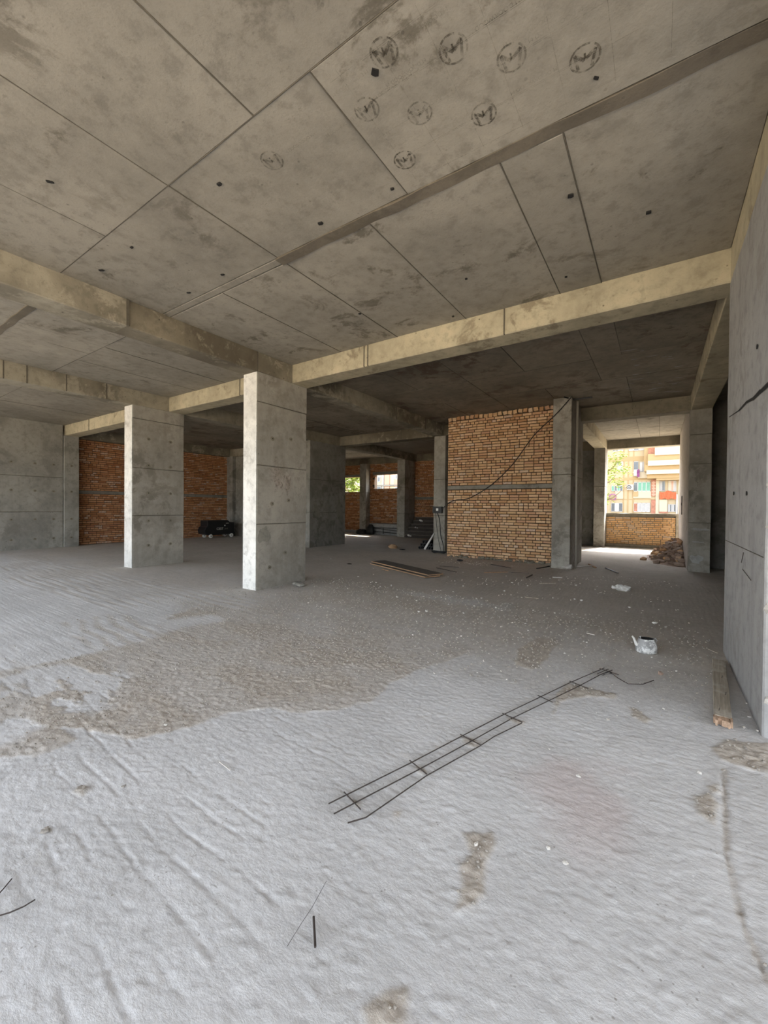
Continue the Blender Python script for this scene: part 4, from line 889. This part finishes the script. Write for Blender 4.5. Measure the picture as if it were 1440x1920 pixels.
lump(737,1028,.14,'plyedge','crumpled tan cardboard scrap on the floor in the passage','cardboard','cardboard_scrap',2,.6)
lump(753,1031,.10,'black','flat black scrap beside the tan cardboard','scrap','rubber_scrap',1,.18)
lump(1238,1265,.028,'brickbit','reddish brown brick chip behind the timber plank','brick','brick_chip',2,.6)
lump(1228,1169,.03,'white','white plastic scrap deeper on the floor behind the kettle','plastic','plastic_scrap',2,.4)
lump(655,1058,.07,'dark','flat dark scrap on the floor right of the nearest column','scrap','cardboard_scrap',2,.25)
lump(1066,1068,.12,'stone','broken pale mortar at the foot of the tall column','mortar','mortar_chunk',3,.6)
lump(862,1052,.09,'black','black rag on the floor at the corner of the brick wall','rag','rag',3,.35)
lump(560,1098,.12,'band','cement lump stuck at the foot of the nearest column','cement','cement_lump',3,.4)
lump(150,1481,.022,'gravel','grey crumb cluster on the pale floor, larger of two','dirt','dirt_clump',4,.3)
lump(85,1559,.018,'gravel','grey crumb cluster on the pale floor, smaller of two','dirt','dirt_clump',4,.3)
lump(232,1475,.012,'gravel','tiny dark crumb at the middle of the pale floor','dirt','dirt_clump',2,.4)
SG = 'small pale stones scattered on the dusty floor'; SL = 'small pale stone lying loose on the dusty floor'
pts = [(1028,1591),(893,1584),(730,1044),(734,1098),(781,1127),(840,1082),(815,1127),(903,1122),(894,1123),(989,1100),(839,1040),(868,1100),(913,1097),(946,1109),(960,1093),(975,1187),(990,1183),(965,1207),(1010,1210),(1185,1205),(1070,1126),(1078,1125),(1090,1127),(1135,1186),(1145,1189),(1100,1205),(917,1226),(785,1148),(800,1147),(830,1152),(896,1161),(907,1240),(895,1262),(814,1263),(840,1280),(1245,1330),(1140,1350),(485,1330),(435,1300),(310,1360),(590,1240),(640,1180),(720,1200),(560,1160),(745,1120),(1030,1405),(1290,1205),(1300,1213),(1316,1160),(1292,1169),(1340,1246),(1408,1300),(1412,1330),(1405,1345),(1395,1365),(1420,1372),(1400,1320),(1085,1457),(1060,1620),(1312,1451),(700,1066),(705,1093),(672,1082),(620,1048),(652,1104),(700,1078),(770,1064),(905,1049),(912,1047),(880,1058),(960,1062),(1110,1055),(1080,1098),(1120,1100),(1050,1105),(870,1150),(850,1110),(1000,1145),(1040,1150),(930,1140),(1180,1140),(1220,1130),(260,1235),(330,1255),(180,1300),(520,1270),(470,1240)]
for i, (px, py) in enumerate(pts):
    far_ = 766*1.5/max(py-955,40)/766; r = random.uniform(.006,.012)*(1 if py > 1150 else 1.8)
    if i < 2: r = .010
    lump(px, py, r, 'stone', SL, 'stone', 'stone', 1, .65).__setitem__('group', SG)
# gravel too fine to count
gx = MB(); cnt = 0
cand = np.stack([RNG.uniform(-6.5,1.5,90000), RNG.uniform(.6,6.5,90000)], 1)
dd = floor_fields(cand[:,0], cand[:,1])[0]
for (x, y), w in zip(cand, dd):
    if x > .5 and y > 3.4: continue
    if RNG.random() < w*.20*min(1, 3/ y):
        gx.stone((x, y, .006), random.uniform(.003,.008)*(1 if y < 3 else 1.3), .8, .3); cnt += 1
        if cnt > 7000: break
go = gx.build('gravel', M['gravel']); tag(go, 'fine grey gravel spread over the brown dirt patches', 'gravel', kind='stuff')
g2 = MB()
for i in range(3800):
    x = random.uniform(-5.6, .4); y = random.uniform(3.2, 11.15); dn = fbm(np.array([x*1.3]), np.array([y*2.0]), 3, 171)[0]
    if random.random() < sst(.48, .72, dn)*(.25+.75*sst(5, 10.5, y)) and not (x < -4.0 and 7.5 < y < 9.3) and not (x < -1.75 and y > 10.7 and x > -2.3):
        g2.stone((x, y, float(floor_z(x,y))+.004), random.choice((.004,.005,.006,.008,.012)), .7, .3)
tag(g2.build('rubble_crumbs', M['stone']), 'pale crumbs strewn over the floor before the brick wall', 'rubble', kind='stuff')
# ------------------------------------------------------------------ heap of broken bricks by the plastered wall
def heap_h(x, y): return max(0, .60*math.exp(-((x-.48)/.42)**2-((y-15.4)/1.35)**2))
hm = MB(); n = 26; vs = []; fs = []
for j in range(n):
    for i in range(n):
        x = -.55+1.13*i/(n-1); y = 12.95+4.9*j/(n-1); vs.append((x, y, .02+heap_h(x,y)*.82+mnoise.noise(Vector((x*5,y*5,3)))*.05*min(1,heap_h(x,y)*6)))
fs = [(j*n+i, j*n+i+1, (j+1)*n+i+1, (j+1)*n+i) for j in range(n-1) for i in range(n-1)]
hm.add(vs, fs); hm = hm.build('rubble_heap', M['brickbit']); tag(hm, 'dusty mound of brick rubble against the plastered wall', 'rubble', kind='stuff')
BM_ = []
for v in range(6):
    b = MB(); L = (.12,.10,.07,.125,.09,.06)[v]; b.obox((0,0,0), (L,.06,.034), None, .010); BM_.append(b.mesh('broken_brick', M['brickbit'] if v < 4 else M['tan']))
for i in range(90):
    x = min(.50, random.gauss(.22,.24)); y = random.uniform(13.35,17.2); h = heap_h(x, y)
    if h < .05 and random.random() < .75: continue
    o = bpy.data.objects.new('broken_brick', random.choice(BM_)); COL.objects.link(o); o.location = (x, y, .055+h*.86+random.uniform(-.01,.04)); o.rotation_euler = (random.uniform(-.5,.5), random.uniform(-.5,.5), random.uniform(0,3.1))
    tag(o, 'broken brick in the rubble heap against the plastered wall', 'brick', 'broken bricks heaped against the plastered wall')
for i, (px, py) in enumerate(((1230,1050),(1240,1055),(1262,1058),(1278,1060),(1284,1052),(1250,1049),(1236,1045),(1270,1052),(1226,1046),(1282,1062))):
    q = onz(px, py, .04); o = bpy.data.objects.new('broken_brick', BM_[i%4]); COL.objects.link(o); o.location = (min(q[0],.44), q[1], .075); o.rotation_euler = (0, random.uniform(-.1,.1), random.uniform(-.5,.5)); tag(o, 'broken brick in the rubble heap against the plastered wall', 'brick', 'broken bricks heaped against the plastered wall')

fr_ = [o for o in COL.objects if o.name.startswith('broken_brick') and o.location.y < 14.7]
fr_.sort(key=lambda o: o.location.x)
fr_[0]['label'] = 'broken brick lying farthest out on the open floor beside the rubble heap'
# ------------------------------------------------------------------ street outside
gr = MB().add([(-150,-150,-.5),(150,-150,-.5),(150,150,-.5),(-150,150,-.5)], [(0,1,2,3)]).build('ground', M['asphalt']); tag(gr, 'sunlit pale street ground around the building', 'ground', kind='structure')
BY = 62.0
def Z4(zx, zy): return ony(1130+zx/9, 830+zy/9, BY)      # a point of the far facade
def rect(a, b):
    p = Z4(*a); q = Z4(*b); return float(p[0]), float(q[0]), float(min(p[2],q[2])), float(max(p[2],q[2]))
bl = thing('apartment_building', (-3, BY+6, -.5), 'cream panel apartment block seen through the street opening', 'building')
MB().box(-32, 30, BY, BY+12, -.5, 15.5).build('wall', M['cream'], bl)
MB().box(-33, 31, BY-.3, BY+12.5, 15.5, 15.9).build('roof', M['cream2'], bl)
def facade(name, a, b, y0, y1, mat, par=bl):
    x0, x1, z0, z1 = rect(a, b); return MB().box(x0, x1, BY-y0, BY-y1, z0, z1).build(name, M[mat], par)
for y in (262, 602, 953): x0, x1, z0, z1 = rect((0,y), (1320,y+7)); MB().box(-31.9, 29.9, BY-.04, BY+.1, z0, z1).build('joint', M['tanwall'], bl)
for x in (352, 428, 515): x0, x1, z0, z1 = rect((x,0), (x+6,1210)); MB().box(x0, x1, BY-.03, BY+.1, -.5, 15.4).build('joint', M['tanwall'], bl)
def window(a, b, cols, glass='glass', deep=.05, curtains=()):
    x0, x1, z0, z1 = rect(a, b); t = (x1-x0)*.025+.03
    w = MB(); w.box(x0, x1, BY-deep-.06, BY-deep, z0, z0+t).box(x0, x1, BY-deep-.06, BY-deep, z1-t, z1)
    n = len(cols)
    for k in range(n+1):
        x = x0+(x1-x0)*k/n; w.box(max(x0,x-t/2), min(x1,x+t/2), BY-deep-.06, BY-deep, z0, z1)
    w = w.build('window', M['frame'], bl)
    for k, c in enumerate(cols):
        xa_ = x0+(x1-x0)*k/n+t/2; xb_ = x0+(x1-x0)*(k+1)/n-t/2
        MB().box(xa_, xb_, BY-deep-.02, BY-deep+.02, z0+t, z1-t).build('pane', M[c], w)
    return w
window((240,325),(345,490), ('curtain',)); window((525,320),(600,565), ('glass',)); window((625,330),(705,490), ('frame','curtain')); window((170,110),(350,142), ('glass','curtain')); window((440,95),(700,128), ('curtain','glass','curtain'))
facade('balcony_panel', (530,460), (600,565), .5, .0, 'frame'); facade('balcony_panel', (600,500), (750,600), .4, .0, 'cream2')
window((525,665),(805,822), ('glass','greenglass','greenglass','greenglass')); facade('balcony_panel', (515,824), (820,935), .12, 0, 'cream2'); facade('balcony_hatch', (518,824), (597,905), .2, .1, 'tanwall')
window((150,725),(340,820), ('greenglass','glass','greenglass','glass')); facade('balcony_panel', (215,824), (345,950), .12, 0, 'cream2')
window((145,1015),(335,1165), ('glass','frame','glass')); window((525,1015),(800,1172), ('redtile','curtain','curtain','curtain'))
window((950,650),(1050,815), ('curtain','glass')); window((1110,645),(1240,820), ('cream2','pinkwall','curtain')); window((1100,1040),(1230,1168), ('curtain','glass','curtain','glass'))
facade('balcony_panel', (955,960), (1085,1165), .3, 0, 'cream2'); facade('balcony_sill', (950,1165), (1100,1190), .35, 0, 'redtile'); facade('drainpipe', (1240,870), (1262,1200), .2, .05, 'frame'); facade('drainpipe', (1278,640), (1290,1200), .12, .02, 'cream2')
facade('mosaic_pillar', (820,625), (900,905), .15, 0, 'redtile'); facade('mosaic_pillar', (820,965), (900,1200), .15, 0, 'redtile'); facade('pier', (900,640), (948,1200), .2, 0, 'cream2')
for k in range(5): x0, x1, z0, z1 = rect((835,660+50*k), (885,690+50*k)); MB().obox(((x0+x1)/2, BY-.16, (z0+z1)/2), (.16,.02,.16), Matrix.Rotation(.78,3,'Y')).build('mosaic_tile', M['pinkwall'], bl)
for k, (ya, yb, xl, mat, d) in enumerate(((20,215,885,'cream2',1.9),(218,330,770,'tanwall',1.7),(332,388,770,'cream2',1.95),(392,480,712,'tanwall',1.5),(484,530,745,'cream2',1.7),(534,598,755,'tanwall',1.3))): facade('balcony_front', (xl,ya), (1420,yb), d, 0, mat)
facade('brick_panel', (708,80), (775,490), 1.0, 0, 'tanwall'); facade('brick_panel', (775,80), (880,300), 1.2, 0, 'redtile'); facade('balcony_floor', (905,600), (1420,632), 1.2, 0, 'tanwall')
ac = facade('housing', (415,712), (518,797), .5, .1, 'frame', None); p = rect((415,712),(518,797)); acr = thing('air_conditioner', ((p[0]+p[1])/2, BY-.3, p[2]), 'white air conditioner on the cream facade beside green balcony panes', 'air conditioner')
ac.parent = acr; ac.data.transform(Matrix.Translation(-acr.location)); x_ = p[0]+(p[1]-p[0])*.33; z_ = (p[2]+p[3])/2
MB().lathe([(.26,0),(.26,-.03),(.19,-.04),(.19,-.01)], 20, (x_, BY-.5, z_), axis='Y').build('fan_ring', M['black'], acr); MB().lathe([(.10,-.02),(.10,-.03),(0,-.03)], 12, (x_, BY-.5, z_), axis='Y').build('fan_hub', M['glass'], acr)
def drape(name, a, b, mat, label, cat, dy):
    x0, x1, z0, z1 = rect(a, b); mb = MB(); n = 16; vs = []
    for r in range(4):
        for i in range(n):
            t = i/(n-1); vs.append((x0+(x1-x0)*t, BY-dy-.06*math.sin(t*24+r), z1-(z1-z0)*r/3-(.10*math.sin(t*9) if r == 0 else 0)-(.06*math.sin(t*15) if r == 3 else 0)))
    mb.add(vs, [(r*n+i, r*n+i+1, (r+1)*n+i+1, (r+1)*n+i) for r in range(3) for i in range(n-1)])
    o = mb.build(name, M[mat]); md = o.modifiers.new('s','SOLIDIFY'); md.thickness = .03; rebase(o, ((x0+x1)/2, BY-dy, z0)); return tag(o, label, cat)
drape('balcony_cloth', (960,828), (1238,950), 'cloth', 'bright orange cloth hung along a balcony of the cream block', 'cloth', .45)
drape('laundry', (582,462), (628,582), 'purple', 'dark purple garment hung outside an upper balcony', 'laundry', .7)
x0,x1,z0,z1 = rect((130,865),(215,975)); mb = MB()
mb.lathe([(.34,0),(.46,-.04),(.46,-.12),(.34,-.16),(.34,0)], 20, ((x0+x1)/2, BY-.3, (z0+z1)/2), axis='Y'); o = mb.build('satellite_dish', M['purple']); rebase(o, ((x0+x1)/2, BY-.3, (z0+z1)/2)); tag(o, 'round dish on the cream facade below the tree', 'satellite dish')
# pinkish block beyond the right far window
P2 = lambda px, py: ony(px, py, 46.0)
b2 = thing('apartment_building', (-32, 50, -.5), 'pale pink block seen through the right far window', 'building')
MB().box(-46, -14, 46, 54, -.5, 13).build('wall', M['cream2'], b2); MB().box(-46.4, -13.6, 45.7, 54.4, 13, 13.4).build('roof', M['cream'], b2)
def f2(name, a, b, mat, d=.15):
    p = P2(*a); q = P2(*b); return MB().box(p[0], q[0], 46-d, 46.02, min(p[2],q[2]), max(p[2],q[2])).build(name, M[mat], b2)
f2('pier', (722,889), (731,918), 'pinkwall'); f2('pier', (740,898), (752,912), 'pinkwall'); f2('ledge', (700,910), (756,911), 'band', .3); f2('pier', (719,886), (720.5,918), 'frame', .25)
for a, b in (((709,894),(714,904)),((743,890),(746,899)),((748,890),(751,900)),((708,912),(716,918)),((742,913),(748,918))):
    w = f2('window', a, b, 'frame', .18); p = P2(a[0]+.8, a[1]+1.2); q = P2(b[0]-.8, b[1]-1.2); MB().box(p[0], q[0], 45.79, 45.83, min(p[2],q[2]), max(p[2],q[2])).build('pane', M['glass'], w)
# trees
def tree(x, y, h, rad, label, n=900, leaf=.22, zc=None):
    t = thing('tree', (x, y, -.5), label, 'tree'); zc = zc or h*.62
    tk = MB(); tk.tube([(x,y,-.5),(x+.1,y,h*.3),(x-.05,y+.1,h*.6),(x,y,h*.85)], [.22,.18,.12,.05], 8); tk.build('trunk', M['bark'], t, True)
    for k in range(7):
        a = 2.4*k; z = h*(.32+.07*k); e = (x+math.cos(a)*rad*.75, y+math.sin(a)*rad*.75, z+rad*.5)
        MB().tube([(x,y,z), ((x+e[0])/2,(y+e[1])/2,z+rad*.15), e], [.08,.05,.02], 6).build('branch', M['bark'], t)
    lf = MB(); cs = [(random.gauss(0,.45)*rad, random.gauss(0,.45)*rad, random.gauss(0,.42)*rad*1.15) for _ in range(26)]
    for i in range(n):
        c = random.choice(cs); p = Vector((x+c[0]+random.gauss(0,.28)*rad*.5, y+c[1]+random.gauss(0,.28)*rad*.5, zc+c[2]+random.gauss(0,.28)*rad*.5))
        R = Matrix.Rotation(random.uniform(0,6.28),3,'Z') @ Matrix.Rotation(random.uniform(-1,1),3,'X'); s = leaf*random.uniform(.6,1.2)
        lf.add([p+R@Vector((-s*.5,0,0)), p+R@Vector((0,-s*.32,.05*s)), p+R@Vector((s*.5,0,0)), p+R@Vector((0,s*.32,.05*s))], [(0,1,2,3)])
    o = lf.build('foliage', M['foamgreen'], t); o['kind'] = 'stuff'; return t
q = ony(1146, 893, 40); tree(float(q[0])-.5, 40, 7.0, 1.7, 'light green leafy tree before the cream apartment block', 1500, .24, float(q[2])+.1)
q = ony(661, 908, 27); tree(float(q[0]), 27, 5.5, 1.7, 'yellow green tree filling the left far window', 2200, .26, float(q[2])+.1)
S.frame_set(1)
